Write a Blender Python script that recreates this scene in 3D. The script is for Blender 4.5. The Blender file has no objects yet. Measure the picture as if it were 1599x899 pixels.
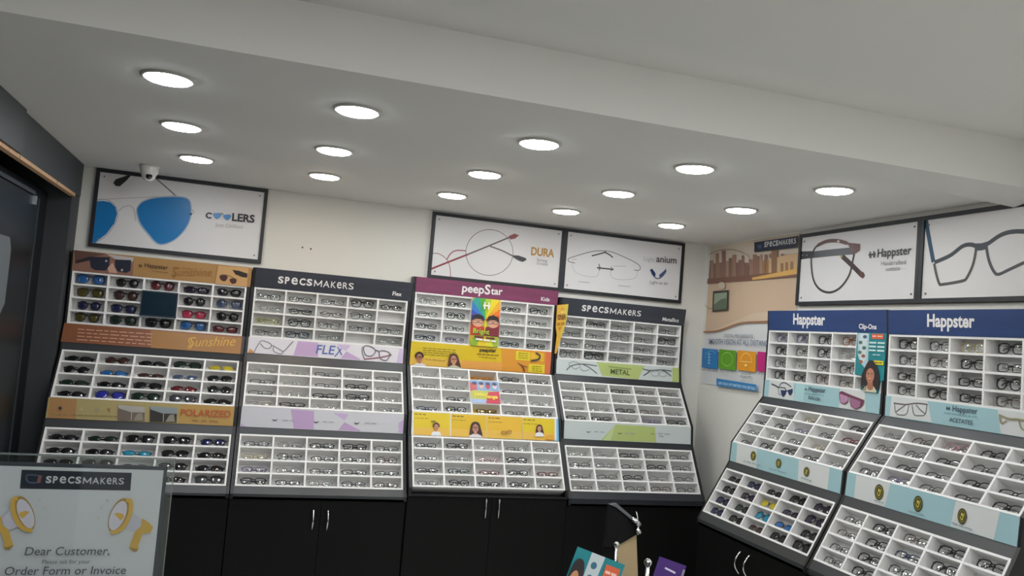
import bpy, math, random
import numpy as np
from mathutils import Matrix, Vector
from mathutils.geometry import tessellate_polygon

SC = bpy.context.scene
COL = SC.collection
random.seed(7)

# ------------------------------------------------------------------ camera
cam_data = bpy.data.cameras.new('camera')
cam_data.sensor_fit = 'HORIZONTAL'
cam_data.sensor_width = 36.0
cam_data.lens = 1293.9 * 36.0 / 1599.0
cam_data.clip_start = 0.02
cam = bpy.data.objects.new('camera', cam_data)
COL.objects.link(cam)
CR = Matrix(((0.950167, -0.096197, -0.296527, 0.8944),
             (-0.300720, -0.032154, -0.953170, -4.83846),
             (0.082158, 0.994843, -0.059480, 1.73486), (0, 0, 0, 1)))
cam.matrix_world = CR
SC.camera = cam

# ------------------------------------------------------------------ world, exposure
world = bpy.data.worlds.new('world')
SC.world = world
world.use_nodes = True
world.node_tree.nodes['Background'].inputs[0].default_value = (0.9, 0.95, 1.0, 1)
world.node_tree.nodes['Background'].inputs[1].default_value = 0.05
SC.view_settings.view_transform = 'Standard'
SC.view_settings.look = 'None'
SC.view_settings.exposure = 0.80
SC.view_settings.gamma = 1.0
SC.view_settings.use_curve_mapping = False
SC.cycles.transparent_max_bounces = 24
SC.cycles.max_bounces = 8
SC.cycles.use_denoising = True
LAMP = 35.0          # radiance of the ceiling panels over the racks
LAMP_NEAR = 72.0     # radiance of the unseen panels added in the raised ceiling to light the sign

# ------------------------------------------------------------------ materials
def lin(c):
    if isinstance(c, str):
        c = c.lstrip('#')
        c = tuple(int(c[i:i + 2], 16) / 255 for i in (0, 2, 4))
    return tuple(x / 12.92 if x <= 0.04045 else ((x + 0.055) / 1.055) ** 2.4 for x in c)

_M = {}
def mat(color, rough=0.5, metal=0.0, spec=0.5, name=None, noise=0.0, nscale=30.0, stretch=None):
    key = (color, rough, metal, spec, noise, nscale, stretch)
    if key in _M:
        return _M[key]
    m = bpy.data.materials.new(name or 'paint_' + str(color).lstrip('#'))
    m.use_nodes = True
    nt = m.node_tree
    b = nt.nodes['Principled BSDF']
    c = lin(color)
    b.inputs['Base Color'].default_value = (*c, 1)
    b.inputs['Roughness'].default_value = rough
    b.inputs['Metallic'].default_value = metal
    b.inputs['Specular IOR Level'].default_value = spec
    if noise:
        tc = nt.nodes.new('ShaderNodeTexCoord')
        mp = nt.nodes.new('ShaderNodeMapping')
        if stretch:
            mp.inputs['Scale'].default_value = stretch
        nz = nt.nodes.new('ShaderNodeTexNoise')
        nz.inputs['Scale'].default_value = nscale
        nz.inputs['Detail'].default_value = 4
        mx = nt.nodes.new('ShaderNodeMixRGB')
        mx.inputs[1].default_value = (*[min(1, x * (1 - noise)) for x in c], 1)
        mx.inputs[2].default_value = (*[min(1, x * (1 + noise)) for x in c], 1)
        nt.links.new(tc.outputs['Object'], mp.inputs[0])
        nt.links.new(mp.outputs[0], nz.inputs['Vector'])
        nt.links.new(nz.outputs['Fac'], mx.inputs[0])
        nt.links.new(mx.outputs[0], b.inputs['Base Color'])
    _M[key] = m
    return m

def emit(color, strength, name):
    m = bpy.data.materials.new(name)
    m.use_nodes = True
    nt = m.node_tree
    nt.nodes.clear()
    o = nt.nodes.new('ShaderNodeOutputMaterial')
    e = nt.nodes.new('ShaderNodeEmission')
    e.inputs[0].default_value = (*color, 1)
    e.inputs[1].default_value = strength
    nt.links.new(e.outputs[0], o.inputs[0])
    return m

def clear(name, tint=(1, 1, 1), gloss=0.08, rough=0.03, body=None, fac=0.0):
    """see-through plastic or glass: transparent + mirror reflection (+ a share of solid colour)"""
    m = bpy.data.materials.new(name)
    m.use_nodes = True
    nt = m.node_tree
    nt.nodes.clear()
    o = nt.nodes.new('ShaderNodeOutputMaterial')
    t = nt.nodes.new('ShaderNodeBsdfTransparent')
    t.inputs[0].default_value = (*tint, 1)
    last = t
    if body is not None:
        d = nt.nodes.new('ShaderNodeBsdfDiffuse')
        d.inputs[0].default_value = (*lin(body), 1)
        mx = nt.nodes.new('ShaderNodeMixShader')
        mx.inputs[0].default_value = fac
        nt.links.new(t.outputs[0], mx.inputs[1])
        nt.links.new(d.outputs[0], mx.inputs[2])
        last = mx
    g = nt.nodes.new('ShaderNodeBsdfGlossy')
    g.inputs['Roughness'].default_value = rough
    lw = nt.nodes.new('ShaderNodeLayerWeight')
    lw.inputs[0].default_value = 0.25
    mt = nt.nodes.new('ShaderNodeMath')
    mt.operation = 'ADD'
    mt.inputs[1].default_value = gloss
    mt.use_clamp = True
    m2 = nt.nodes.new('ShaderNodeMath')
    m2.operation = 'MULTIPLY'
    m2.inputs[1].default_value = 0.6
    nt.links.new(lw.outputs['Fresnel'], m2.inputs[0])
    nt.links.new(m2.outputs[0], mt.inputs[0])
    mx2 = nt.nodes.new('ShaderNodeMixShader')
    nt.links.new(mt.outputs[0], mx2.inputs[0])
    nt.links.new(last.outputs[0], mx2.inputs[1])
    nt.links.new(g.outputs[0], mx2.inputs[2])
    nt.links.new(mx2.outputs[0], o.inputs[0])
    return m

WHITE = mat('#e7e6e4', 0.55, name='white_plastic')
WALL = mat('#dfddd6', 0.8, name='wall_paint', noise=0.03, nscale=2.0)
CEIL = mat('#e0dfda', 0.85, name='ceiling_paint', noise=0.02, nscale=1.5)
BLACK = mat('#17181a', 0.42, name='black_laminate')
CABINET = mat('#0d0d0d', 0.5, name='cabinet_laminate', spec=0.18)
LEDGE = mat('#37393c', 0.38, name='ledge_laminate')
FRAME = mat('#1b1e24', 0.45, name='black_frame')
CHROME = mat('#d8d8d8', 0.18, 1.0, name='chrome')
PAPER = mat('#dedcdc', 0.45, name='poster_paper')
DARKWALL = mat('#0d1114', 0.45, name='dark_panel')

# ------------------------------------------------------------------ mesh helpers
class MB:
    def __init__(s):
        s.v, s.f, s.m, s.mats = [], [], [], []
    def slot(s, m):
        if m not in s.mats:
            s.mats.append(m)
        return s.mats.index(m)
    def add(s, vs, fs, m):
        o = len(s.v)
        s.v += [tuple(p) for p in vs]
        k = s.slot(m)
        for f in fs:
            s.f.append([o + i for i in f])
            s.m.append(k)
    def box(s, x0, x1, y0, y1, z0, z1, m):
        s.add([(x0, y0, z0), (x1, y0, z0), (x1, y1, z0), (x0, y1, z0), (x0, y0, z1), (x1, y0, z1), (x1, y1, z1), (x0, y1, z1)],
              [(3, 2, 1, 0), (4, 5, 6, 7), (0, 1, 5, 4), (1, 2, 6, 5), (2, 3, 7, 6), (3, 0, 4, 7)], m)
    def bbox(s, x0, x1, y0, y1, z0, z1, m, c):
        """box with chamfered vertical (z) edges, rounded look for boards"""
        pts = [(x0 + c, y0), (x1 - c, y0), (x1, y0 + c), (x1, y1 - c), (x1 - c, y1), (x0 + c, y1), (x0, y1 - c), (x0, y0 + c)]
        n = 8
        vs = [(x, y, z0) for x, y in pts] + [(x, y, z1) for x, y in pts]
        s.add(vs, [tuple(range(n))[::-1], tuple(range(n, 2 * n))] + [(i, (i + 1) % n, n + (i + 1) % n, n + i) for i in range(n)], m)
    def prism_x(s, prof, x0, x1, m):
        """profile of (y,z) points extruded along x"""
        n = len(prof)
        vs = [(x0, y, z) for y, z in prof] + [(x1, y, z) for y, z in prof]
        tri = tessellate_polygon([[Vector((y, z, 0)) for y, z in prof]])
        fs = [tuple(t) for t in tri] + [tuple(n + i for i in t) for t in tri]
        fs += [(i, (i + 1) % n, n + (i + 1) % n, n + i) for i in range(n)]
        s.add(vs, fs, m)
    def tube(s, path, r, m, n=6, closed=False, flat=1.0, caps=True):
        P = [Vector(p) for p in path]
        k = len(P)
        rings = []
        for i in range(k):
            if closed:
                t = P[(i + 1) % k] - P[i - 1]
            else:
                t = P[min(i + 1, k - 1)] - P[max(i - 1, 0)]
            t.normalize()
            up = Vector((0, 1, 0)) if abs(t.y) < 0.9 else Vector((0, 0, 1))
            a = t.cross(up).normalized()
            b = a.cross(t).normalized()
            rr = r[i] if isinstance(r, (list, tuple)) else r
            rings.append([P[i] + a * (rr * math.cos(2 * math.pi * j / n)) + b * (rr * flat * math.sin(2 * math.pi * j / n)) for j in range(n)])
        vs = [p for ring in rings for p in ring]
        fs = []
        for i in range(k if closed else k - 1):
            i2 = (i + 1) % k
            for j in range(n):
                fs.append((i * n + j, i * n + (j + 1) % n, i2 * n + (j + 1) % n, i2 * n + j))
        if not closed and caps:
            fs.append(tuple(range(n))[::-1])
            fs.append(tuple((k - 1) * n + j for j in range(n)))
        s.add(vs, fs, m)
    def lathe(s, prof, m, n=28, axis='z', c=(0, 0, 0)):
        """prof: list of (radius, height)"""
        vs, fs = [], []
        k = len(prof)
        for r, h in prof:
            for j in range(n):
                a = 2 * math.pi * j / n
                p = (r * math.cos(a), r * math.sin(a), h) if axis == 'z' else (r * math.cos(a), -h, r * math.sin(a))
                vs.append((p[0] + c[0], p[1] + c[1], p[2] + c[2]))
        for i in range(k - 1):
            for j in range(n):
                fs.append((i * n + j, i * n + (j + 1) % n, (i + 1) * n + (j + 1) % n, (i + 1) * n + j))
        fs.append(tuple(range(n))[::-1])
        fs.append(tuple((k - 1) * n + j for j in range(n)))
        s.add(vs, fs, m)
    def mesh(s, name, smooth=False):
        me = bpy.data.meshes.new(name)
        me.from_pydata(s.v, [], s.f)
        for m in s.mats:
            me.materials.append(m)
        me.polygons.foreach_set('material_index', s.m)
        if smooth:
            me.polygons.foreach_set('use_smooth', [True] * len(s.f))
        me.update()
        return me
    def build(s, name, parent=None, matrix=None, smooth=False):
        return obj(name, s.mesh(name, smooth), parent, matrix)

def obj(name, data, parent=None, matrix=None):
    o = bpy.data.objects.new(name, data)
    COL.objects.link(o)
    if parent:
        o.parent = parent
    if matrix is not None:
        o.matrix_basis = matrix
    return o

def tag(o, label, cat, group=None):
    o['label'] = label
    o['category'] = cat
    if group:
        o['group'] = group
    return o

def thing(name, label, cat, matrix=None, group=None):
    return tag(obj(name, None, None, matrix), label, cat, group)

def structure(o):
    o['kind'] = 'structure'
    return o

T = Matrix.Translation
def RX(a): return Matrix.Rotation(a, 4, 'X')
def RY(a): return Matrix.Rotation(a, 4, 'Y')
def RZ(a): return Matrix.Rotation(a, 4, 'Z')

# ------------------------------------------------------------------ printed sheets
_TXT = {}
def text_geo(s, bold):
    key = (s, bold)
    if key in _TXT:
        return _TXT[key]
    cu = bpy.data.curves.new('lettering', 'FONT')
    cu.body = s
    cu.offset = bold
    cu.dimensions = '2D'
    cu.fill_mode = 'FRONT'
    cu.resolution_u = 3
    o = bpy.data.objects.new('lettering', cu)
    COL.objects.link(o)
    dg = bpy.context.evaluated_depsgraph_get()
    me = bpy.data.meshes.new_from_object(o.evaluated_get(dg))
    vs = [(v.co.x, v.co.y) for v in me.vertices]
    fs = [tuple(p.vertices) for p in me.polygons]
    bpy.data.objects.remove(o)
    bpy.data.meshes.remove(me)
    bpy.data.curves.remove(cu)
    x0 = min(v[0] for v in vs)
    x1 = max(v[0] for v in vs)
    vs = [(x - x0, y) for x, y in vs]
    _TXT[key] = (vs, fs, x1 - x0)
    return _TXT[key]

def spline(pts, closed=False, k=5):
    n = len(pts)
    if n < 3:
        return list(pts)
    out = []
    for i in range(n if closed else n - 1):
        p0 = pts[(i - 1) % n] if closed or i > 0 else pts[0]
        p1, p2 = pts[i], pts[(i + 1) % n]
        p3 = pts[(i + 2) % n] if closed or i + 2 < n else pts[n - 1]
        for j in range(k):
            t = j / k
            out.append(tuple(0.5 * (2 * b + (c - a) * t + (2 * a - 5 * b + 4 * c - d) * t * t + (3 * b - a - 3 * c + d) * t ** 3)
                             for a, b, c, d in zip(p0, p1, p2, p3)))
    if not closed:
        out.append(tuple(pts[-1]))
    return out

class Print:
    """a flat printed sheet: u right, v up, printed side towards -y; ink layers 0.25 mm apart"""
    def __init__(s, w, h, m, t=0.003, ext=(0, 0), outline=None):
        s.w, s.h, s.b, s.k, s.H = w, h, MB(), 0, None
        if outline:
            s.solid(outline, m, t)
        else:
            s.b.box(-ext[0], w + ext[1], 0, t, 0, h, m)
    def solid(s, outline, m, t):
        n = len(outline)
        vs = [(x, 0, y) for x, y in outline] + [(x, t, y) for x, y in outline]
        tri = tessellate_polygon([[Vector((x, y, 0)) for x, y in outline]])
        s.b.add(vs, [tuple(q) for q in tri] + [tuple(n + i for i in q) for q in tri] +
                [(i, (i + 1) % n, n + (i + 1) % n, n + i) for i in range(n)], m)
    def trace(s, quad):
        """corners (TL,TR,BR,BL) of this sheet in some drawing's own units -> sheet coordinates"""
        dst = [(0, s.h), (s.w, s.h), (s.w, 0), (0, 0)]
        A, B = [], []
        for (x, y), (u, v) in zip(quad, dst):
            A += [[x, y, 1, 0, 0, 0, -u * x, -u * y], [0, 0, 0, x, y, 1, -v * x, -v * y]]
            B += [u, v]
        s.H = np.linalg.solve(np.array(A, float), np.array(B, float))
        return s
    def q(s, p):
        if s.H is None:
            return p
        h = s.H
        d = h[6] * p[0] + h[7] * p[1] + 1
        return ((h[0] * p[0] + h[1] * p[1] + h[2]) / d, (h[3] * p[0] + h[4] * p[1] + h[5]) / d)
    def layer(s):
        s.k += 1
        return -0.00025 * s.k
    def clip(s, p):
        return (min(max(p[0], 0), s.w), min(max(p[1], 0), s.h))
    def poly(s, pts, m, smooth=False, clip=True):
        if smooth:
            pts = spline(pts, True)
        P = [s.q(p) for p in pts]
        if clip:
            P = [s.clip(p) for p in P]
        y = s.layer()
        tri = tessellate_polygon([[Vector((a, b, 0)) for a, b in P]])
        s.b.add([(a, y, b) for a, b in P], [tuple(t) for t in tri], m)
    def rect(s, x0, y0, x1, y1, m):
        s.poly([(x0, y0), (x1, y0), (x1, y1), (x0, y1)], m)
    def disc(s, x, y, rx, m, ry=None, n=20):
        ry = ry or rx
        s.poly([(x + rx * math.cos(2 * math.pi * i / n), y + ry * math.sin(2 * math.pi * i / n)) for i in range(n)], m)
    def stroke(s, pts, w, m, closed=False, smooth=True):
        """w in metres on the sheet"""
        if smooth:
            pts = spline(pts, closed)
        P = [s.clip(s.q(p)) for p in pts]
        n = len(P)
        y = s.layer()
        vs = []
        for i in range(n):
            a = P[i - 1] if closed or i else P[0]
            b = P[(i + 1) % n] if closed or i < n - 1 else P[-1]
            dx, dy = b[0] - a[0], b[1] - a[1]
            l = math.hypot(dx, dy) or 1
            ww = w[i * len(w) // n] if isinstance(w, list) else w
            nx, ny = -dy / l * ww / 2, dx / l * ww / 2
            vs += [(P[i][0] + nx, y, P[i][1] + ny), (P[i][0] - nx, y, P[i][1] - ny)]
        fs = []
        for i in range(n if closed else n - 1):
            j = (i + 1) % n
            fs.append((2 * i, 2 * i + 1, 2 * j + 1, 2 * j))
        s.b.add(vs, fs, m)
    def text(s, t, a, b, m, bold=0.0, hf=1.0, shear=0.0):
        """baseline from a to b"""
        vs, fs, w = text_geo(t, bold)
        A, B = s.q(a), s.q(b)
        L = math.hypot(B[0] - A[0], B[1] - A[1])
        ex = ((B[0] - A[0]) / L, (B[1] - A[1]) / L)
        ey = (-ex[1], ex[0])
        k = L / w
        y = s.layer()
        s.b.add([(A[0] + ex[0] * (px + shear * py) * k + ey[0] * py * k * hf, y, A[1] + ex[1] * (px + shear * py) * k + ey[1] * py * k * hf)
                 for px, py in vs], fs, m)
    def micro(s, a, b, h, m, words=6):
        """an unreadable line of small print: word-long dashes"""
        A, B = s.q(a), s.q(b)
        y = s.layer()
        t = 0.0
        rnd = random.Random(int(a[0] * 13 + a[1] * 7))
        ws = [rnd.uniform(0.5, 1.4) for _ in range(words)]
        tot = sum(ws) + 0.25 * (words - 1)
        for w in ws:
            t1 = t + w / tot
            p = [A[i] + (B[i] - A[i]) * t for i in (0, 1)]
            r = [A[i] + (B[i] - A[i]) * min(1, t1) for i in (0, 1)]
            s.b.add([(p[0], y, p[1]), (r[0], y, r[1]), (r[0], y, r[1] + h), (p[0], y, p[1] + h)], [(0, 1, 2, 3)], m)
            t = t1 + 0.25 / tot
    def logo(s, a, b, m, hf=1.0):
        """the SPeCSMAKeRS word mark: heavy first half, light second half, all letters of one height"""
        A, B = s.q(a), s.q(b)
        L = math.hypot(B[0] - A[0], B[1] - A[1])
        H = .098 * L * hf
        y = s.layer()
        for ch, x0, x1, bold in (('S', 0, 46, .035), ('P', 58, 96, .035), ('e', 112, 166, .014), ('C', 180, 232, .035), ('S', 242, 290, .035), ('M', 306, 374, .006),
                                 ('A', 384, 440, .006), ('K', 452, 496, .006), ('e', 504, 544, .006), ('R', 556, 598, .006), ('S', 606, 651, .006)):
            if ch == 'M':        # upright strokes with a shallow V
                k = .13
                pm = [(0, 0), (k, 0), (k, .62), (.5, .12), (1 - k, .62), (1 - k, 0), (1, 0), (1, 1), (1 - k * .9, 1), (.5, .36), (k * .9, 1), (0, 1)]
                vs, w = pm, 1.0
                fs = [tuple(q) for q in tessellate_polygon([[Vector((p[0], p[1], 0)) for p in pm]])]
            else:
                vs, fs, w = text_geo(ch, bold)
            lo, hi = min(v[1] for v in vs), max(v[1] for v in vs)
            kx, ky = (x1 - x0) / 651 * L / w, H * (1.03 if bold > .01 else .95) / (hi - lo)
            ex = ((B[0] - A[0]) / L, (B[1] - A[1]) / L)
            s.b.add([(A[0] + ex[0] * (x0 / 651 * L + px * kx) - ex[1] * (py - lo) * ky, y, A[1] + ex[1] * (x0 / 651 * L + px * kx) + ex[0] * (py - lo) * ky) for px, py in vs], fs, m)
    def hmark(s, x, y, h, m, tilt=0.0):
        """the small barred H in front of the word"""
        for sx in (-0.3, 0.3):
            s.stroke([(x + sx * h, y - h / 2 + sx * h * tilt), (x + sx * h, y + h / 2 + sx * h * tilt)], abs(s.q((x + h, y))[0] - s.q((x, y))[0]) * 0.22, m, smooth=False)
        s.stroke([(x - 0.55 * h, y - .55 * h * tilt), (x + 0.55 * h, y + .55 * h * tilt)], abs(s.q((x + h, y))[0] - s.q((x, y))[0]) * 0.2, m, smooth=False)
    def portrait(s, x, y, r, hair, skin, shirt, long=True):
        """head of a child or woman in an advert, drawn with y downwards"""
        if long:
            s.poly([(x - r * 1.15, y + r * 2.0), (x - r * 1.2, y), (x - r * .8, y - r * 1.15), (x, y - r * 1.45), (x + r * .85, y - r * 1.1), (x + r * 1.25, y + .1 * r), (x + r * 1.5, y + r * 2.1)], hair, True)
        else:
            s.poly([(x - r * .95, y + r * .1), (x - r * .9, y - r * .9), (x, y - r * 1.4), (x + r * .9, y - r * .9), (x + r * .95, y + r * .1)], hair, True)
        s.poly([(x - r * 1.7, y + r * 3), (x - r * 1.3, y + r * 1.75), (x - r * .35, y + r * 1.35), (x + r * .35, y + r * 1.35), (x + r * 1.3, y + r * 1.8), (x + r * 1.7, y + r * 3)], shirt)
        s.poly([(x - .3 * r, y + .6 * r), (x + .3 * r, y + .6 * r), (x + .35 * r, y + 1.55 * r), (x - .35 * r, y + 1.55 * r)], skin)
        s.disc(x, y + .1 * r, r * .72, skin, r * .95)
        d = mat('#3a2a26')
        for sx in (-.3, .3):
            s.disc(x + sx * r, y - .02 * r, r * .13, d, r * .09)
        s.poly([(x - .3 * r, y + .5 * r), (x, y + .45 * r), (x + .3 * r, y + .5 * r), (x, y + .68 * r)], mat('#b0524e'), True)
        s.poly([(x - .06 * r, y + .05 * r), (x + .06 * r, y + .05 * r), (x + .1 * r, y + .3 * r), (x - .1 * r, y + .3 * r)], mat('#b9846a'))
    def specs(s, x, y, w, h, lw, m, sl=0.0, temples=True, lens=None):
        """small drawing of a pair of spectacles, y downwards; sl = slope of the drawing"""
        def pt(a, b):
            return (x + a * w, y + b * h + a * w * sl)
        for sx in (-1, 1):
            o = [pt(sx * (.27 + .22 * math.copysign(abs(math.cos(t)) ** .7, math.cos(t))), .5 * math.copysign(abs(math.sin(t)) ** .75, math.sin(t))) for t in [i * math.pi / 8 for i in range(16)]]
            if lens:
                s.poly(o, lens)
            s.stroke(o, lw, m, True, False)
            if temples:
                s.stroke([pt(sx * .49, -.3), pt(sx * .1, .1), pt(sx * .02, .5)], lw, m)
        s.stroke([pt(-.06, -.1), pt(0, -.25), pt(.06, -.1)], lw, m)
    def build(s, name, parent=None, matrix=None):
        return s.b.build(name, parent, matrix)

# ================================================================== THE ROOM
XR, H1, H2 = 3.734, 2.45, 2.615      # right wall, low ceiling, raised ceiling
b = MB(); b.box(-0.9, XR + 0.15, -7.2, 0.15, -0.1, 0, mat('#dadad8', 0.3, name='floor_tiles', noise=0.06, nscale=6)); structure(b.build('floor'))
b = MB(); b.box(-0.9, XR + 0.12, 0, 0.12, 0, 2.75, WALL); structure(b.build('wall_back'))
b = MB(); b.box(XR, XR + 0.12, -7.0, 0, 0, 2.75, WALL); structure(b.build('wall_right'))
b = MB(); b.box(-0.9, XR + 0.12, -7.12, -7.0, 0, 2.75, WALL); structure(b.build('wall_front'))
b = MB()
b.box(-0.9, XR, -2.5, 0, H1, H2 + 0.12, CEIL)              # low part over the racks, its edge faces the camera
# shallow downstand along that edge, sagging a little towards the right wall
xs, zf = [-0.9, 2.7, 3.1, 3.4, XR], [2.444, 2.441, 2.432, 2.419, 2.407]
vs = [p for x, z in zip(xs, zf) for p in ((x, -2.5, H1), (x, -2.5, 2.442), (x, -2.33, z), (x, -2.33, H1))]
b.add(vs, [(4 * i + j, 4 * i + (j + 1) % 4, 4 * i + 4 + (j + 1) % 4, 4 * i + 4 + j) for i in range(4) for j in range(4)] + [(0, 1, 2, 3), (16, 17, 18, 19)], CEIL)
b.box(-0.9, XR, -7.0, -2.5, H2, H2 + 0.12, CEIL)           # raised part
structure(b.build('ceiling'))
# left side: a dark opening with a black fascia over it
b = MB()
b.box(-0.9, -0.42, -7.0, 0, 0, 2.5, DARKWALL)
b.box(-0.42, -0.022, -0.19, 0, 0, H1, mat('#34373a', 0.5))
b.box(-0.42, -0.012, -7.0, -2.9, 0, H1, DARKWALL)
structure(b.build('wall_left'))
FASC = mat('#3a3f42', 0.5, name='fascia_board', noise=0.06, nscale=5)
b = MB(); b.box(-0.03, -0.008, -1.262, -0.06, 2.278, H1 - .001, FASC); structure(b.build('trim_1'))
b = MB(); b.box(-0.03, 0.006, -2.9, -1.282, 2.278, H1 - .001, FASC); structure(b.build('trim_2'))
b = MB()
for y0, y1 in ((-1.63, -1.405), (-1.40, -1.262), (-1.25, -0.62), (-0.61, -0.2)):
    b.box(-0.031, -0.005, y0, y1, 2.262, 2.277, mat('#c9a27c', 0.7, noise=0.25, nscale=40))
structure(b.build('trim_3'))
# dark glazed door set back in the opening
d1 = structure(obj('door_1', None, None, T((-0.1, -0.47, 0))))
b = MB()
b.box(-0.025, 0.0, -1.9, -0.03, 0.02, 2.2, mat('#0e1519', 0.32, name='dark_glass', spec=0.22)); b.build('door_leaf', d1)
b = MB()
al = mat('#4a5358', 0.35, 0.6)
b.box(-0.03, 0.004, -0.028, -0.014, 0.0, 2.2, al)
b.box(-0.03, 0.004, -1.9, -0.10, 2.205, 2.222, al)
b.build('door_frame', d1)
b = MB(); b.box(-0.012, 0.012, -0.128, -0.10, 2.16, 2.2, mat('#c9ccd0', .3, .7)); b.build('hinge', d1)
b = MB()
pts = [(-0.92 + .03, 1.66), (-0.45, 1.66), (-.40, 1.70), (-0.40, 1.93), (-0.44, 1.98), (-0.92 + .03, 1.98)]
n = len(pts)
b.add([(0.001, y, z) for y, z in pts] + [(0.006, y, z) for y, z in pts], [tuple(range(n)), tuple(range(n, 2 * n))] + [(i, (i + 1) % n, n + (i + 1) % n, n + i) for i in range(n)], mat('#5d6468', .5))
b.build('grey_patch', d1)  # rounded grey patch added on the door leaf
b = MB(); b.box(-0.42, -0.13, -0.45, -0.19, 0, 2.26, mat('#0a0d10', .4)); b.box(-0.42, -0.13, -2.9, -0.45, 2.235, 2.262, mat('#0a0d10', .4)); structure(b.build('trim_4'))

# ------------------------------------------------------------------ ceiling lights
def downlight(x, y, z, color, k, label, group, r=0.069):
    t = thing('ceiling_light', label, 'ceiling light', T((x, y, z)), group)
    b = MB()
    n = 32
    prof = [(r, -0.001), (r, -0.0065), (r + .004, -0.008), (r + 0.013, -0.004), (r + 0.0145, 0.0)]
    vs, fs = [], []
    for rr, h in prof:
        vs += [(rr * math.cos(2 * math.pi * j / n), rr * math.sin(2 * math.pi * j / n), h) for j in range(n)]
    for i in range(len(prof) - 1):
        fs += [(i * n + j, i * n + (j + 1) % n, (i + 1) * n + (j + 1) % n, (i + 1) * n + j) for j in range(n)]
    b.add(vs, fs, mat('#b9b7b0', 0.4)); b.build('rim', t, smooth=True)
    b = MB()
    b.lathe([(r, -0.002), (r, -0.0066), (r * .93, -0.011), (r * .55, -0.0125), (0.002, -0.013)][::-1], emit(color, k, 'lamp_glow'), 24)
    b.build('diffuser', t, smooth=False)
    return t

LIGHTS = [[(0.581, -2.087), (1.168, -2.055), (1.835, -2.002), (2.481, -1.995), (3.129, -1.998)],
          [(0.569, -1.398), (1.159, -1.351), (1.823, -1.306), (2.477, -1.304), (3.124, -1.324)],
          [(0.583, -0.708), (1.174, -0.704), (1.833, -0.640), (2.481, -0.614), (3.128, -0.610)]]
rown = ['row nearest the ceiling step', 'middle row', 'row nearest the back wall']
coln = ['leftmost', 'second from left', 'centre one', 'second from right', 'rightmost']
for r in range(3):
    for c in range(5):
        col = (0.93, 0.97, 1.0)
        if (r, c) == (2, 1): col = (1.0, 0.78, 0.58)
        if (r, c) == (1, 2): col = (1.0, 1.0, 0.86)
        if (r, c) in ((1, 0), (0, 0)): col = (0.88, 0.93, 1.0)
        if (r, c) in ((0, 4), (2, 3)): col = (1.0, 0.97, 0.9)
        lab = 'round white recessed ceiling light, %s in the %s' % (coln[c], rown[r])
        if (r, c) == (2, 1): lab = 'round recessed ceiling light with a warm pinkish glow, near the back wall'
        downlight(*LIGHTS[r][c], H1, col, LAMP * (1.15 if r == 2 else 1.0), lab, 'round lights in the low ceiling')
for i, (x, y) in enumerate([(0.5, -3.7), (1.4, -3.7), (2.2, -3.7), (3.2, -3.7), (0.6, -4.7), (1.4, -4.7), (2.3, -4.7), (3.2, -4.7), (0.6, -5.7), (1.5, -5.7), (2.4, -5.7)]):  # assumed lights above and behind the camera, added to light the sign
    downlight(x, y, H2, (0.97, 0.98, 1.0), LAMP_NEAR, 'unseen round white light added in the raised ceiling above the camera', 'added round lights in the raised ceiling')

# ------------------------------------------------------------------ dome camera
t = thing('security_camera', 'small white dome security camera on the ceiling above the blue aviator poster', 'security camera', T((0.335, -0.30, H1)))
b = MB(); b.lathe([(0.047, 0.0), (0.047, -0.012), (0.043, -0.034), (0.034, -0.052), (0.03, -0.056)][::-1], mat('#dcdad6', .35), 28); b.build('housing', t, smooth=True)
b = MB()
vs = []
b.lathe([(0.034 * math.sin(a), -0.056 - 0.034 * math.cos(a) + 0.008) for a in [math.pi * i / 12 for i in range(1, 12)]], mat('#e4e2de', .3), 24)
ball = b.build('ball', t, smooth=True)
b = MB(); b.lathe([(0.0155, 0.0), (0.0155, 0.006), (0.011, 0.009), (0.004, 0.01)], mat('#0b0b0d', .15), 20, axis='y')
b.build('camera_lens', ball, T((0.006, -0.0285, -0.058)) @ RX(-.35) @ RZ(.2), smooth=True)

# wall plugs left in the blank wall
for x, z, l in ((1.137, 2.146, 'left'), (1.184, 2.143, 'right')):
    b = MB(); b.lathe([(0.005, 0), (0.005, 0.002), (0.002, 0.003)], mat('#5a4a40'), 10, axis='y')
    tag(b.build('wall_plug', None, T((x, -0.0005, z))), 'tiny dark wall plug in the bare cream wall, the %s one of two' % l, 'wall plug', 'wall plugs in the bare wall')

# ================================================================== POSTERS
def poster(label, w, h, M, quad, fw=0.019, frame=True, paper=PAPER):
    """a framed poster: black frame, printed sheet, corner screws. origin bottom-left, on the wall plane y=0"""
    t = thing('framed_poster' if frame else 'wall_poster', label, 'poster', M)
    if frame:
        b = MB()
        b.box(0, w, -0.022, -0.0005, 0, fw, FRAME); b.box(0, w, -0.022, -0.0005, h - fw, h, FRAME)
        b.box(0, fw, -0.022, -0.0005, fw, h - fw, FRAME); b.box(w - fw, w, -0.022, -0.0005, fw, h - fw, FRAME)
        b.build('frame', t)
        P = Print(w, h, paper, 0.003)
        for x in (fw + .022, w - fw - .022):
            for z in (fw + .022, h - fw - .022):
                s = MB(); s.lathe([(0.0045, 0), (0.0045, 0.003), (0.002, 0.004)], mat('#77777a', .3, .8), 10, axis='y')
                s.build('screw', t, T((x, -0.0152, z)))
    else:
        P = Print(w, h, paper, 0.002)
    if quad:
        P.trace(quad)
    return t, P

INK = mat('#26262c'); GREYINK = mat('#8c8a8c'); STEEL = mat('#8f8f96', .35, .4)
def Mback(x, z): return T((x, 0, z))
def Mright(s, z): return T((XR, -s, z)) @ RZ(-math.pi / 2)

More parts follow.
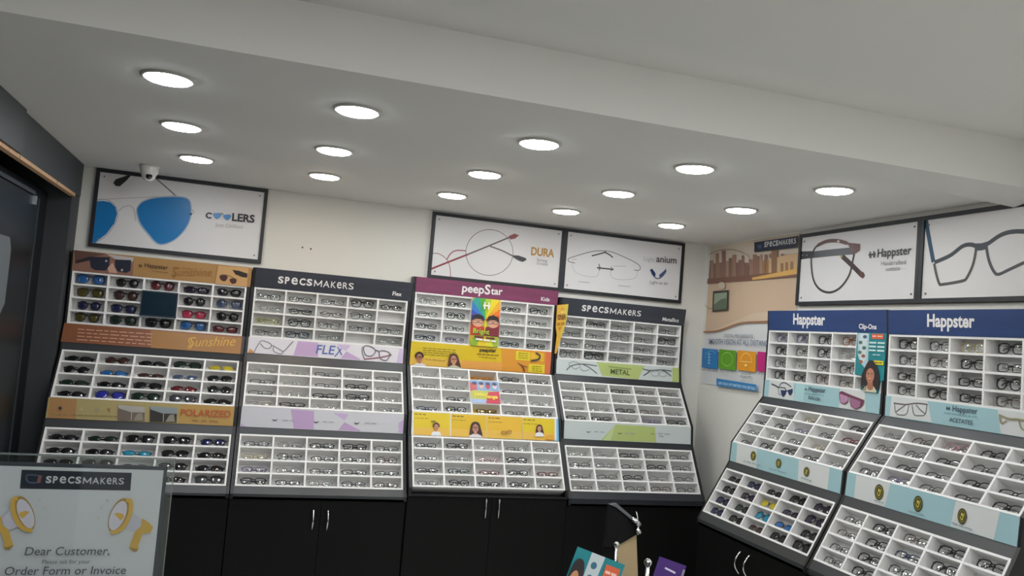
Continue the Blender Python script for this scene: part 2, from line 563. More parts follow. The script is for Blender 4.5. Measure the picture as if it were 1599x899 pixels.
# blue aviators
t, P = poster('black framed poster of blue mirrored aviator sunglasses on the back wall', 0.876, 0.417, Mback(0.0457, 2.031),
              [(101, 151), (1368, 312), (1313, 857), (35, 728)])
BLUE = mat('#0a76b8', .3)
P.stroke([(540, 232), (610, 292), (680, 355)], .006, mat('#55565e'))
P.poly([(222, 262), (240, 235), (330, 205), (352, 208), (320, 245), (270, 288), (240, 285)], INK)
P.stroke([(85, 392), (250, 378), (480, 368), (700, 356)], .003, mat('#b9a8a2'))
P.stroke([(105, 385), (175, 388), (235, 430), (254, 490), (235, 560), (170, 650), (80, 712)], .005, mat('#a9b0bd'))
P.poly([(100, 398), (150, 396), (200, 406), (238, 440), (250, 490), (230, 560), (170, 640), (85, 705), (60, 700)], BLUE)
P.stroke([(262, 470), (300, 440), (350, 432), (378, 470), (385, 540)], .004, mat('#b3aeb2'))
lens = [(396, 480), (402, 440), (440, 400), (520, 374), (640, 364), (740, 368), (785, 392), (798, 450), (790, 530), (750, 610), (680, 680), (600, 715), (540, 705), (480, 640), (420, 560)]
P.poly(lens, BLUE, True)
P.stroke(lens, .006, mat('#9fb2c8'), True)
P.disc(795, 493, 9, mat('#173a63'))
P.stroke([(800, 460), (816, 475), (806, 492)], .003, mat('#8a8f9c'))
P.text('C', (902, 520), (946, 526), INK, .04)
P.poly([(958, 492), (985, 486), (1020, 490), (1015, 512), (990, 528), (970, 520)], BLUE, True)
P.poly([(1034, 505), (1060, 496), (1090, 500), (1085, 525), (1065, 538), (1045, 528)], BLUE, True)
P.stroke([(1012, 490), (1025, 488), (1038, 497)], .003, INK)
P.text('LERS', (1098, 541), (1264, 556), INK, .035)
P.text('Just Chillout', (975, 584), (1180, 600), mat('#b0a4a0'), -.002)
P.build('printed_sheet', t, T((0, -0.0148, 0)))

# round rimmed metal frame
t, P = poster('black framed poster of a round red metal frame beside gold lettering', 0.844, 0.3945, Mback(1.867, 2.047),
              [(63, 39), (848, 138), (819, 511), (28, 431)])
RED = mat('#8e3b44', .4); GM = mat('#5c5a5e', .4)
circ = lambda cx, cy, rx, ry, n=24: [(cx + rx * math.cos(2 * math.pi * i / n), cy + ry * math.sin(2 * math.pi * i / n)) for i in range(n)]
P.stroke(circ(397, 282, 140, 136), .0035, GM, True)
P.stroke([(40, 292), (90, 288), (140, 320), (162, 370), (165, 440)], .004, RED)
P.stroke([(145, 322), (165, 290), (200, 270), (255, 272)], .006, RED)
P.stroke([(40, 384), (150, 340), (270, 293)], .011, RED)
P.stroke([(262, 296), (400, 240), (520, 190)], .009, mat('#6d5a60'))
P.stroke([(400, 245), (470, 270), (540, 305)], .008, GM)
P.poly([(535, 298), (570, 300), (612, 315), (618, 325), (595, 338), (570, 330), (540, 312)], mat('#3c3c42'))
P.poly([(510, 185), (545, 170), (572, 180), (548, 200), (520, 205)], RED)
P.text('DURA', (643, 296), (780, 310), mat('#b98a3c'), .03, 1.25)
P.text('Strong', (678, 332), (740, 340), GREYINK); P.text('Durable', (678, 352), (742, 361), GREYINK)
P.build('printed_sheet', t, T((0, -0.0148, 0)))

# rimless frame
t, P = poster('black framed poster of thin rimless spectacles next to the room corner', 0.840, 0.3945, Mback(2.711, 2.047),
              [(848, 138), (1558, 228), (1533, 584), (819, 511)])
P.stroke([(905, 345), (870, 335), (868, 318), (920, 300), (990, 280), (1050, 272), (1120, 278), (1200, 310), (1270, 345), (1294, 370), (1285, 388), (1258, 386)], .004, mat('#4a4a50'))
P.stroke([(1005, 302), (1060, 288), (1090, 278)], .008, mat('#3a3a40')); P.stroke([(1085, 282), (1110, 295), (1130, 312)], .008, mat('#3a3a40'))
P.stroke([(890, 330), (900, 390), (960, 420), (1030, 425), (1045, 400), (1050, 355)], .002, mat('#9a9ca0'))
P.stroke([(1120, 370), (1118, 420), (1160, 442), (1240, 440), (1270, 425), (1275, 390)], .002, mat('#9a9ca0'))
P.stroke([(1130, 362), (1165, 364), (1205, 362)], .002, mat('#777777')) ; P.stroke([(885, 322), (915, 322)], .002, mat('#777777'))
P.stroke([(1035, 372), (1080, 377), (1135, 383)], .008, mat('#3a3a40')); P.stroke([(1046, 350), (1054, 372), (1048, 388)], .004, mat('#3a3a40'))
P.stroke([(1118, 366), (1126, 380), (1120, 392)], .004, mat('#3a3a40'))
P.stroke([(925, 455), (990, 460)], .003, mat('#9c9da0')); P.stroke([(1160, 478), (1235, 485)], .003, mat('#9c9da0'))
P.text('Light', (1313, 330), (1380, 338), mat('#b9b9bb'), -.004, .9); P.text('anium', (1387, 338), (1507, 348), mat('#3b3b40'), .012)
P.poly([(1349, 385), (1362, 378), (1378, 398), (1384, 412), (1378, 428), (1364, 416)], mat('#15345e')); P.poly([(1446, 378), (1447, 398), (1428, 424), (1406, 430), (1404, 415), (1425, 398)], mat('#44597c'))
P.stroke([(1364, 412), (1384, 433), (1400, 437), (1420, 428)], .006, mat('#3a4a66'))
P.text('Light as air', (1348, 466), (1456, 475), GREYINK)
P.build('printed_sheet', t, T((0, -0.0148, 0)))

# tortoiseshell frame on the right wall
t, P = poster('black framed poster of a tortoiseshell round frame on the right wall', 0.866, 0.389, Mright(0.989, 2.037),
              [(44, 251), (891, 126), (860, 725), (14, 742)])
TOR = mat('#5a2f28', .35); DK = mat('#34343a', .35)
P.stroke([(52, 395), (130, 390), (220, 380), (300, 372), (420, 362)], .036, DK)
P.poly([(30, 368), (125, 365), (125, 412), (30, 425)], mat('#26262a'))
P.stroke([(335, 400), (400, 460), (470, 530)], .026, mat('#3d2a28'))
P.poly([(455, 500), (485, 512), (494, 535), (478, 556), (455, 540)], TOR)
ring = [(120, 440), (130, 375), (165, 325), (225, 298), (300, 293), (370, 310), (418, 345), (405, 450), (380, 540), (320, 620), (250, 652), (180, 630), (135, 560)]
P.stroke(ring, .012, mat('#3a302e'), True)
P.stroke([(165, 325), (225, 298), (300, 293), (370, 310)], .019, TOR)
P.poly([(370, 305), (462, 315), (460, 360), (430, 380), (400, 375), (388, 340)], TOR)
P.disc(310, 297, 9, mat('#d9c7b2')); P.disc(330, 403, 9, mat('#b99a6a'))
for x in (62, 90): P.disc(x, 393, 5, mat('#888888'))
P.hmark(545, 389, 44, DK, -.12)
P.text('Happster', (582, 408), (818, 385), mat('#33343a'), .012)
P.text('Handcrafted', (608, 465), (780, 455), GREYINK, 0, .9); P.text('acetate', (641, 503), (740, 497), GREYINK, 0, .9)
P.build('printed_sheet', t, T((0, -0.0148, 0)))

# angular dark frame, far right
t, P = poster('black framed poster of an angular dark frame at the right edge of the picture', 0.866, 0.389, Mright(1.856, 2.037),
              [(1, 150), (1582, -84), (1546, 831), (-36, 862)])
P.stroke([(28, 160), (45, 270), (68, 400), (92, 525)], .022, mat('#1f4a66')); P.stroke([(100, 528), (230, 470), (330, 395), (400, 380), (470, 398), (540, 372), (650, 300), (760, 272), (900, 280), (1100, 330)], .018, mat('#3c434a'))
P.stroke([(98, 535), (115, 620), (140, 700), (170, 708), (330, 680), (370, 650), (420, 540), (445, 415)], .013, mat('#4a4b48'))
P.stroke([(528, 395), (550, 510), (590, 600), (630, 625), (720, 585), (850, 525), (1000, 470), (1090, 420), (1110, 340)], .013, mat('#4a4b50'))
P.stroke([(435, 400), (490, 398), (535, 385)], .030, mat('#3f4750'))
P.build('printed_sheet', t, T((0, -0.0148, 0)))

# city skyline poster in the corner
t, P = poster('unframed poster of a city skyline above coloured lens squares in the corner', 0.94, 0.90, Mright(0.04, 1.54),
              [(70, 85), (558, 11), (503, 896), (19, 824)], frame=False, paper=mat('#d3d4d4', .4))
P.poly([(70, 85), (558, 11), (532, 430), (520, 470), (380, 500), (250, 500), (120, 545), (25, 552)], mat('#d2bca4', .4))
P.poly([(70, 85), (558, 11), (545, 170), (55, 210)], mat('#cfc0ae', .4))
P.poly([(40, 285), (545, 235), (532, 425), (300, 445), (120, 520), (25, 548)], mat('#cbb095', .4))
rnd = random.Random(3)
x = 56
while x < 470:
    w = rnd.uniform(11, 22); top = rnd.choice([112, 125, 138, 150, 165, 178]) + rnd.uniform(-4, 4) + (x - 60) * -.03
    P.rect(x, top, x + w, 272 - (x - 60) * .055, mat(rnd.choice(['#8d6a5c', '#9c7a66', '#7c5c54', '#a58570', '#86645a'])))
    x += w * rnd.uniform(.75, 1.15)
P.poly([(390, 150), (548, 120), (546, 215), (380, 235)], mat('#c9a67c')); P.poly([(402, 90), (435, 85), (432, 225), (402, 230)], mat('#8a684e'))
for x in (352, 372, 452, 478, 505): P.rect(x, 165 + (x % 7) * 3, x + 16, 245 - (x - 350) * .06, mat('#9a7450'))
P.poly([(44, 262), (545, 215), (545, 250), (44, 288)], mat('#7a5648'))

P.poly([(300, 255), (420, 230), (540, 205), (545, 235), (300, 268)], mat('#d8a95c'))
P.stroke([(55, 135), (120, 108), (200, 105), (280, 140), (280, 210), (270, 270)], .004, mat('#7f6a5c'))
P.poly([(88, 328), (172, 322), (168, 432), (84, 440)], mat('#3d352e')); P.poly([(95, 340), (164, 334), (160, 424), (92, 430)], mat('#8c9a84'))
P.poly([(95, 400), (130, 372), (160, 365), (160, 424), (92, 430)], mat('#5d6b58'))
P.disc(135, 298, 20, mat('#c9b9a4'))
P.stroke([(35, 395), (60, 415), (90, 425)], .003, mat('#5a4a40'))
P.stroke([(25, 548), (120, 540), (240, 500), (370, 492), (530, 480)], .010, mat('#93694a'))
P.poly([(313, 65), (548, 30), (545, 92), (313, 118)], mat('#20283a'))
P.logo((366, 92), (538, 70), mat('#d9dade'), 1.1)
P.poly([(328, 78), (354, 75), (352, 97), (332, 99)], mat('#3f5578'))
P.text('DIGITAL PROGRESSIVES', (150, 577), (306, 581), mat('#6a7078'), .005)
P.text('SMOOTH VISION AT ALL DISTANCES', (64, 611), (408, 626), mat('#6b7590'), .01, 1.15)
for x0, x1, c in ((32, 116, '#2176b4'), (124, 216, '#5c9a24'), (224, 324, '#e0951e'), (332, 430, '#c01d78')):
    k = .03
    P.poly([(x0, 635 + (x0 - 32) * .06), (x1, 638 + (x1 - 32) * .06), (x1 - 4, 744 + (x1 - 32) * .07), (x0 - 4, 738 + (x0 - 32) * .07)], mat(c, .4))
P.stroke([(50, 690), (55, 662), (85, 650), (105, 665)], .003, mat('#7fb4dc')); 
for i in range(4): P.disc(70, 668 + 16 * i, 6, mat('#7fb4dc'))
P.stroke(circ(168, 695, 30, 36), .004, mat('#a7d26a'), True)
P.stroke([(240, 700), (252, 672), (272, 662), (292, 676), (302, 706)], .005, mat('#f6cf7a')); P.stroke([(240, 706), (304, 712)], .005, mat('#f6cf7a'), smooth=False); P.disc(270, 728, 8, mat('#f6cf7a'))
for x0, x1, y in ((28, 112, 752), (132, 200, 762), (246, 296, 776), (238, 300, 788), (335, 400, 776)):
    P.micro((x0, y), (x1, y + 4), .006, mat('#9a9ea2'), 3)
P.poly([(112, 798), (328, 832), (328, 868), (112, 838)], mat('#2f7fb8', .4))
P.text('ASK YOUR OPTOMETRIST FOR DETAILS', (122, 829), (322, 861), mat('#cfe2f0'), .01)
P.build('printed_sheet', t, T((0, -0.003, 0)))

# ================================================================== EYEWEAR
def outline(shape, n=22):
    out = []
    for i in range(n):
        th = 2 * math.pi * i / n
        c, s = math.cos(th), math.sin(th)
        a, bb, e = {'r': (.0268, .0158, 3.4), 'o': (.0238, .0222, 2.1), 's': (.0262, .0200, 3.0), 'v': (.0270, .0145, 2.2), 'h': (.0268, .0165, 3.2),
                    'l': (.0262, .0165, 2.8), 'a': (.0292, .0240, 2.5), 'w': (.0325, .0175, 2.5), 'c': (.0272, .0190, 2.6), 'g': (.0290, .0235, 3.0)}[shape]
        x = a * math.copysign(abs(c) ** (2 / e), c)
        z = bb * math.copysign(abs(s) ** (2 / e), s)
        if shape == 'a':
            z = z * (.85 if z > 0 else 1.12)
            x += -.10 * z * (1 if z < 0 else .3)
        if shape in 'sg': x *= 1 + .10 * z / bb
        if shape == 'c': z += .005 * max(0, x / a) ** 2 * (1 if z > 0 else .2)
        if shape == 'w': z += -.004 * (x / a) ** 2; x *= 1 + .03 * z / bb
        out.append((x, z))
    return out

_E = {}
def eyewear_meshes(shape, thick):
    key = (shape, thick)
    if key in _E:
        return _E[key]
    dummy = mat('#202020', .3)
    o = outline(shape)
    a = max(p[0] for p in o); bb = max(-p[1] for p in o); ztop = max(p[1] for p in o)
    r = (.0026 if shape in 'sgcow' else .0023) if thick else .0014
    br = .0085 if shape != 'w' else .004
    cx = a + br; cz = bb + r + .0004
    W = cx + a + .004
    curve = 2.2 if shape == 'w' else .9
    Y = lambda x: curve * x * x
    fr = MB()
    lenses = []
    for sx in (-1, 1):
        P = [(sx * (cx + x), z + cz) for x, z in o]
        P3 = [(x, Y(x), z) for x, z in P]
        if shape == 'h':
            n = len(P3)
            fr.tube([P3[i % n] for i in range(-1, n // 2 + 2)], r * 1.15, dummy, 5, flat=.8)
        elif shape != 'l':
            fr.tube(P3, r, dummy, 5, closed=True, flat=.8)
        # end piece to the hinge
        hz = cz + ztop * .62
        e = (sx * (cx + a * .93), Y(cx + a * .93), hz)
        fr.tube([e, (sx * W, Y(W) + .001, hz), (sx * W, Y(W) + .006, hz)], r * 1.15, dummy, 5)
        lb = MB()
        f = .985
        n = len(P)
        L = [(sx * (cx + x * f), Y(cx + x * f), z * f + cz) for x, z in o]
        L += [(x, y + .0014, z) for x, y, z in L]
        B1, B2 = .0016, .0022           # the lens bulges outwards
        L += [(sx * (cx + x * .6), Y(cx + x * .6) - B1, z * .6 + cz) for x, z in o]
        L += [(sx * (cx + x * .6), Y(cx + x * .6) - B1 + .0014, z * .6 + cz) for x, z in o]
        L += [(sx * cx, Y(cx) - B2, cz), (sx * cx, Y(cx) - B2 + .0014, cz)]
        fs = []
        for i in range(n):
            j = (i + 1) % n
            fs += [(i, j, 2 * n + j, 2 * n + i), (2 * n + i, 2 * n + j, 4 * n), (n + j, n + i, 3 * n + i, 3 * n + j), (3 * n + j, 3 * n + i, 4 * n + 1), (i, n + i, n + j, j)]
        lb.add(L, fs, dummy)
        lenses.append(lb.mesh('lens', True))
    bz = cz + ztop * (.45 if shape != 'l' else .2)
    xin = br * 1.12
    fr.tube([(-xin, Y(xin), bz - .001), (-xin * .4, Y(0) - .0006, bz + .0022), (xin * .4, Y(0) - .0006, bz + .0022), (xin, Y(xin), bz - .001)], r * 1.15, dummy, 5)
    if shape == 'a':
        fr.tube([(-xin * 1.6, Y(xin), bz + .007), (xin * 1.6, Y(xin), bz + .007)], r, dummy, 5)
    for sx in (-1, 1):      # nose pads
        fr.tube([(sx * xin * .95, Y(0) + .0005, cz - .002), (sx * xin * .7, Y(0) + .005, cz - .007)], [.0008, .0019], dummy, 5)
    tm = []
    hz = cz + ztop * .62
    for sx, off in ((-1, .0), (1, .0055)):
        y0 = Y(W) + .0065
        tb = MB()
        rr = r * (1.25 if thick else 1.2)
        pth = [(sx * W, y0 - .001, hz), (sx * (W - .002), y0 + .003, hz), (sx * W * .4, y0 + .004 + off, hz - .001), (-sx * W * .25, y0 + .004 + off, hz - .003),
               (-sx * W * .58, y0 + .005 + off, hz - .008), (-sx * W * .86, y0 + .006 + off, max(hz - .020, .020))]
        tb.tube(pth, [rr, rr, rr, rr, rr * 1.1, rr * 1.4], dummy, 5, flat=.6)
        tm.append(tb.mesh('temple', True))
    _E[key] = (fr.mesh('frame', True), lenses, tm, 2 * W)
    return _E[key]

def crystal(name, color): return clear(name, (.92, .93, .93), .10, .08, color, .45)
CLEAR = clear('clear_lens', (.97, .985, .98), .065, .05)
FR = {'k': ('black', mat('#141416', .28), True), 'g': ('dark grey metal', mat('#3c3d41', .35, .7), False), 's': ('silver metal', mat('#85858a', .3, .8), False),
      'c': ('clear', crystal('crystal_plastic', '#c9c6c2'), True), 'b': ('brown', mat('#4b3229', .35), False), 't': ('tortoiseshell', mat('#8a4a22', .3, noise=.7, nscale=90), True),
      'y': ('pale gold', mat('#b8a878', .3, .5), False), 'r': ('dark red', mat('#6a1f28', .35), True), 'u': ('navy blue', mat('#22314f', .35), True),
      'p': ('lilac', mat('#6c6284', .4), True), 'e': ('dark teal', mat('#27444a', .35), True), 'n': ('pale pink', mat('#b08a8e', .35), True), 'l': ('yellow-green', mat('#a9a65a', .4), True),
      'm': ('black and red', mat('#3a1418', .35), True), 'd': ('thin black', mat('#1b1b1e', .35), False), 'a': ('amber', mat('#b0761c', .35), True)}
def sun(hexc, rough=.12, spec=.6): return mat(hexc, rough, 0, spec, name='tinted_lens_' + hexc.strip('#'))
SUN = {'k': ('black', sun('#101114'), '#121214'), 'n': ('navy', sun('#171d45'), '#181a26'), 'u': ('blue mirrored', sun('#1d5a96', .1, .8), '#4a4a50'), 'o': ('olive', sun('#4a4216'), '#2e2a1c'),
       'b': ('brown', sun('#3a241d'), '#2a1f1a'), 'r': ('dark red', sun('#5a1a20'), '#3a1a1e'), 'p': ('dark purple', sun('#231c30'), '#1b1822'), 'y': ('yellow tinted', sun('#a89a20', .2), '#8a8a70'),
       'e': ('dark green', sun('#16281f'), '#121815'), 't': ('turquoise', sun('#1f7a94'), '#1b5a70'), 'm': ('smoky grey', sun('#3a3d42'), '#26272a'), 'i': ('indigo mirrored', sun('#232a8a', .1, .9), '#33333c'),
       'z': ('pink', sun('#a52c4a'), '#7a2036'), 'v': ('silver blue', sun('#3c4a62', .12, .8), '#8a8c92')}
SHAPE = {'r': 'rectangular', 'o': 'round', 's': 'square', 'v': 'slim oval', 'h': 'half-rimmed', 'l': 'rimless', 'a': 'aviator', 'w': 'wraparound', 'c': 'cat-eye', 'g': 'oversized'}
ROWN = ['top', 'second', 'third', 'bottom']
COLN = ['leftmost', 'second', 'middle', 'fourth', 'rightmost']

def place_eyewear(kind, col, shape, M, label, group):
    if kind == 'sun':
        _, lensm, fc = SUN[col]
        fm, thick = mat(fc, .25), shape not in 'al'
        name = 'sunglasses'
    else:
        _, fm, thick = FR[col]
        lensm = CLEAR
        name = 'eyeglasses'
    fr, ls, tm, W = eyewear_meshes(shape, thick)
    t = thing(name, label, name, M, group)
    def part(n, me, m):
        o = obj(n, me, t)
        o.material_slots[0].link = 'OBJECT'
        o.material_slots[0].material = m
    part('frame', fr, fm)
    for l in ls: part('lens', l, lensm)
    for x in tm: part('temple', x, fm)
    return t

# ================================================================== DISPLAY RACKS
DEPTH = 0.068
def panel(p1, p2, x0, zb):
    """matrix of a panel leaning from lower edge p2=(d,z) to upper edge p1; origin bottom-left"""
    a = -math.atan2(p2[0] - p1[0], p1[1] - p2[1])
    return T((x0, -p2[0], p2[1] - zb)) @ RX(a), math.hypot(p1[0] - p2[0], p1[1] - p2[1])

def tray_mesh(w, h, DEPTH):
    b = MB()
    t = .0046
    m = WHITE
    b.box(0, w, DEPTH, DEPTH + .004, 0, h, m)
    for i in range(6):
        u = min(max(w * i / 5, t), w - t)
        b.box(u - t, u + t, -.002, DEPTH, 0, h, m)
    for i in range(5):
        v = min(max(h * i / 4, t), h - t)
        b.box(0, w, -.0015, DEPTH, v - t, v + t, m)
    return b

def rack(label, key, RMAT, W, pr, zb, side, headmat, cells, specs_kind, phrase, header, strips, sideL=.018, sideR=.018, ledgem=LEDGE, lipd=None):
    root = thing('display_rack', label, 'display rack', RMAT, 'display racks along the walls')
    z = lambda k: pr[k][1] - zb
    d = lambda k: pr[k][0]
    order = ['h0', 't1a', 't1b', 's1b', 't2a', 't2b', 's2b', 't3a', 't3b', 'lip']
    prof = [(-.0005, z('h0'))] + [(-d(k) - .002, z(k)) for k in order] + [(-d('lip') - .002, 0), (-.0005, 0)]
    b = MB()
    b.prism_x(prof, -sideL, -.003, BLACK)
    b.prism_x(prof, W + .003, W + sideR, BLACK)
    b.box(-.003, W + .003, -.003, -.0005, 0, z('h0'), BLACK)
    b.box(-.003, W + .003, -d('h0'), -.010, z('h0') - .012, z('h0'), BLACK)
    b.box(-.003, W + .003, -d('lip'), -.010, 0, .010, BLACK)
    b.build('carcass', root)
    # sloping ledges and the bottom lip
    for k0, k1 in (('s1b', 't2a'), ('s2b', 't3a'), ('t3b', 'lip')):
        if math.hypot(d(k0) - d(k1), z(k0) - z(k1)) < .008:
            continue
        b = MB()
        y0, z0, y1, z1 = -d(k0), z(k0), -d(k1), z(k1)
        b.prism_x([(y0, z0), (y1, z1), (y1 + .008, z1 - .004), (y0 + .008, z0 - .004)], -.003, W + .003, ledgem)
        if k1 == 'lip':
            b.prism_x([(y1, z1), (y1, .0), (y1 + .008, .0), (y1 + .008, z1)], -.003, W + .003, ledgem)
        b.build('ledge', root)
    # header
    M, h = panel(pr['h0'], pr['t1a'], 0, zb)
    P = Print(W, h, headmat, .008, (.002, sideR))
    header(P)
    P.build('header_panel', root, T((0, -.0035, 0)) @ M)
    # banners
    for fn, k0, k1 in ((strips[0], 't1b', 's1b'), (strips[1], 't2b', 's2b')):
        M, h = panel(pr[k0], pr[k1], 0, zb)
        fn(root, T((0, -.0035, 0)) @ M, W, h)
    # trays and what lies in them
    for ti, (k0, k1) in enumerate((('t1a', 't1b'), ('t2a', 't2b'), ('t3a', 't3b'))):
        M, h = panel(pr[k0], pr[k1], 0, zb)
        tray_mesh(W, h, .058 if key == 'C' and ti == 0 else DEPTH).build('tray', root, M)
        cw, rh = W / 5, h / 4
        rnd = random.Random(ord(key) * 10 + ti)
        kind = specs_kind[ti]
        tn = ['upper', 'middle', 'lower'][ti]
        grp = '%s in the %s tray of the %s' % ('sunglasses' if kind == 'sun' else 'eyeglasses', tn, phrase)
        for r, row in enumerate(cells[ti]):
            for c, tok in enumerate(row.split()):
                j1, j2, j3, j4 = rnd.uniform(-1, 1), rnd.uniform(-1, 1), rnd.uniform(-1, 1), rnd.uniform(-1, 1)
                if tok in ('--', '##'):
                    continue
                co, sh = tok[0], tok[1]
                lean = (.10, .14 + .08 * j4, .20 + .1 * j4)[ti] if kind == 'sun' else (.12, .16 + .1 * j4, .22 + .12 * j4)[ti]
                if key in 'EF' and ti: lean = .22 + .1 * j4
                dep = (.030, .007, .008)[ti]
                if key in 'EF' and ti: dep = .020
                sc = .97 + .04 * j3
                if key == 'C': sc *= .92
                if sh in 'wg': sc, j1, j2 = sc * .94, j1 * .3, j2 * .3
                u = (c + .5) * cw + .004 * j1
                v = h - (r + 1) * rh + .0046 + .0004 + math.sin(lean) * (.012 if sh == 'w' else .005)
                if r == 3: v += .0046
                G = RMAT @ M @ T((u, dep, v)) @ RZ(.05 * j2) @ RX(-lean) @ Matrix.Scale(sc, 4)
                cn = (SUN if kind == 'sun' else FR)[co][0]
                lab = '%s %s %s in %s row, %s column, %s tray of %s' % (cn, SHAPE[sh], 'sunglasses' if kind == 'sun' else 'eyeglasses', ROWN[r], COLN[c], tn, phrase)
                place_eyewear(kind, co, sh, G, lab, grp)
    return root

def cabinet(label, M, W, depth, top, hx, hz, straight=False, hl=.104, handles=True):
    """low two-door cupboard under a rack; origin bottom-left at the wall"""
    t = thing('cabinet', label, 'cabinet', M, 'black cupboards under the racks')
    b = MB()
    b.box(0, W, -depth + .02, -.001, .0, top, CABINET)
    b.box(.01, W - .01, -depth + .03, -depth + .02, 0.0, .07, CABINET)
    b.build('body', t)
    mid = hx
    for i, (x0, x1) in enumerate(((.002, mid - .0012), (mid + .0012, W - .002))):
        b = MB(); b.box(x0, x1, -depth, -depth + .0195, .075, top - .004, CABINET)
        dr = b.build('door', t)
        if not handles: continue
        x = mid + (-.037 if i == 0 else .037)
        b = MB()
        if straight:
            pth = [(x, -depth, hz), (x, -depth - .024, hz - .004), (x, -depth - .026, hz - hl / 2), (x, -depth - .024, hz - hl + .004), (x, -depth, hz - hl)]
            rad = [.004, .0035, .0035, .0035, .004]
        else:
            pth = [(x, -depth, hz)] + [(x + (.006 if i else -.006) * 0, -depth - .008 - .026 * math.sin(math.pi * q / 8), hz - .004 - (hl - .008) * q / 8) for q in range(9)] + [(x, -depth, hz - hl)]
            rad = [.0055] + [.0045] * 9 + [.0055]
        b.tube(pth, rad, CHROME, 8)
        b.build('handle', dr, smooth=True)['label'] = 'chrome pull handle'
    return t

# ---------------------------------------------------------------- banner art
def banner(root, M, W, h, base, art, quad, ext=(.004, .004)):
    P = Print(W, h, base, .003, ext)
    if quad: P.trace(quad)
    art(P)
    P.build('banner', root, M)

TAN = mat('#a8814f', .45); BRONZE = mat('#7d4a2c', .45, noise=.12, nscale=8); GOLD = mat('#c9973a', .4)
SKIN = mat('#b98468'); SKIN2 = mat('#8a5a46')
def headA(P):
    P.trace([(67, 33), (1563, 165), (1540, 325), (62, 195)])
    P.poly([(67, 33), (560, 90), (555, 240), (62, 195)], mat('#8a6253'))
    P.poly([(67, 33), (330, 62), (200, 92), (80, 120)], mat('#5e4038'))
    P.poly([(330, 62), (560, 90), (550, 125), (420, 110)], mat('#b9b0ae'))
    P.poly([(80, 120), (200, 82), (215, 110), (85, 140)], mat('#2a2022'))
    P.poly([(190, 85), (360, 88), (358, 175), (325, 195), (245, 190), (210, 170)], mat('#1e2232'))
    P.poly([(405, 105), (540, 110), (535, 195), (500, 212), (430, 200), (408, 165)], mat('#1e2232'))
    P.poly([(345, 175), (385, 130), (405, 170), (430, 215), (360, 210)], mat('#c79c88'))
    P.disc(333, 118, 10, mat('#8f9cb4')); P.disc(465, 190, 10, mat('#a9a4a8'))
    P.hmark(617, 155, 26, mat('#4a3420'), .09)
    P.text('Happster', (652, 163), (852, 186), mat('#4a3420'), .012)
    P.micro((720, 196), (850, 212), .004, mat('#8a6a42'), 4)
    P.text('In the', (975, 178), (1055, 188), mat('#a5713a'), 0, 1, .3)
    P.text('Sunshine', (885, 235), (1225, 236), mat('#9a6a34'), -.004, 1.1, .35)
    P.stroke([(950, 172), (905, 165), (905, 200), (925, 225), (900, 245), (885, 232)], .004, mat('#9a6a34'))
    P.poly([(1290, 150), (1563, 168), (1540, 325), (1260, 300)], mat('#c49a66'))
    P.poly([(1300, 245), (1310, 228), (1350, 225), (1372, 245), (1350, 278), (1315, 272)], mat('#4a2a2a'), True); P.poly([(1388, 265), (1420, 255), (1450, 270), (1440, 295), (1405, 298)], mat('#4a2a2a'), True)
    P.stroke([(1300, 235), (1370, 230), (1455, 268)], .003, mat('#6a4a3a'))
    P.poly([(1415, 185), (1470, 192), (1550, 215), (1545, 250), (1500, 245), (1440, 222)], mat('#2e2422'))
def stripA1(root, M, W, h):
    def art(P):
        P.poly([(800, 80), (1540, 140), (1520, 271), (800, 225)], mat('#9a6a2e', .45, noise=.15, nscale=9))
        for i in range(4):
            y = 66 + i * 28
            P.micro((215 - i * 3, y + 8), (812 - i * 3, y + 48), .0045, mat('#c99a80'), 9)
        P.text('Sunshine', (1100, 212), (1475, 205), mat('#d0a03a'), 0, 1.15, .35)
        P.stroke([(1145, 140), (1110, 150), (1112, 180), (1135, 200), (1115, 225), (1098, 215)], .006, mat('#d0a03a'))
    banner(root, M, W, h, BRONZE, art, [(125, 22), (1535, 128), (1520, 271), (96, 172)], (.011, .004))
def stripA2(root, M, W, h):
    def art(P):
        P.poly([(91, 49), (300, 66), (290, 226), (68, 210)], mat('#a87f4e', .45))
        P.poly([(1110, 100), (1529, 122), (1513, 274), (1090, 250)], mat('#b5904f', .45))
        P.disc(168, 135, 20, mat('#8a6a50')); P.disc(171, 135, 12, mat('#33242a'))
        P.disc(335, 142, 16, mat('#b3a378')); P.disc(458, 148, 18, mat('#9a9070')); P.stroke([(560, 135), (540, 145), (556, 152), (552, 166)], .004, mat('#80682e'))
        for x in (165, 330, 455, 560): P.micro((x - 60, 185 + (x - 165) * .03), (x + 55, 190 + (x - 165) * .03), .004, mat('#8e7a50'), 3)
        for x0, y0, c1, c2 in ((622, 108, '#a9a49c', '#6e6158'), (872, 118, '#8a9498', '#2e2a26')):
            P.poly([(x0, y0), (x0 + 210, y0 + 16), (x0 + 206, y0 + 128), (x0 - 2, y0 + 122)], mat(c2))
            P.poly([(x0, y0), (x0 + 210, y0 + 16), (x0 + 208, y0 + 60), (x0 + 100, y0 + 58), (x0 + 2, y0 + 26)], mat(c1))
            P.poly([(x0 + 120, y0 + 122), (x0 + 150, y0 + 70), (x0 + 185, y0 + 62), (x0 + 195, y0 + 122)], mat('#8f887a'))
            P.stroke([(x0 + 105, y0 + 60), (x0 + 103, y0 + 122)], .003, mat('#b9b2a4'), smooth=False)
        P.text('POLARIZED', (1108, 192), (1500, 205), mat('#b2532c'), .015)
        P.micro((1200, 232), (1405, 242), .006, mat('#94743e'), 3)
    banner(root, M, W, h, mat('#a99a66', .45), art, [(91, 49), (1529, 122), (1513, 274), (68, 210)], (.006, .002))

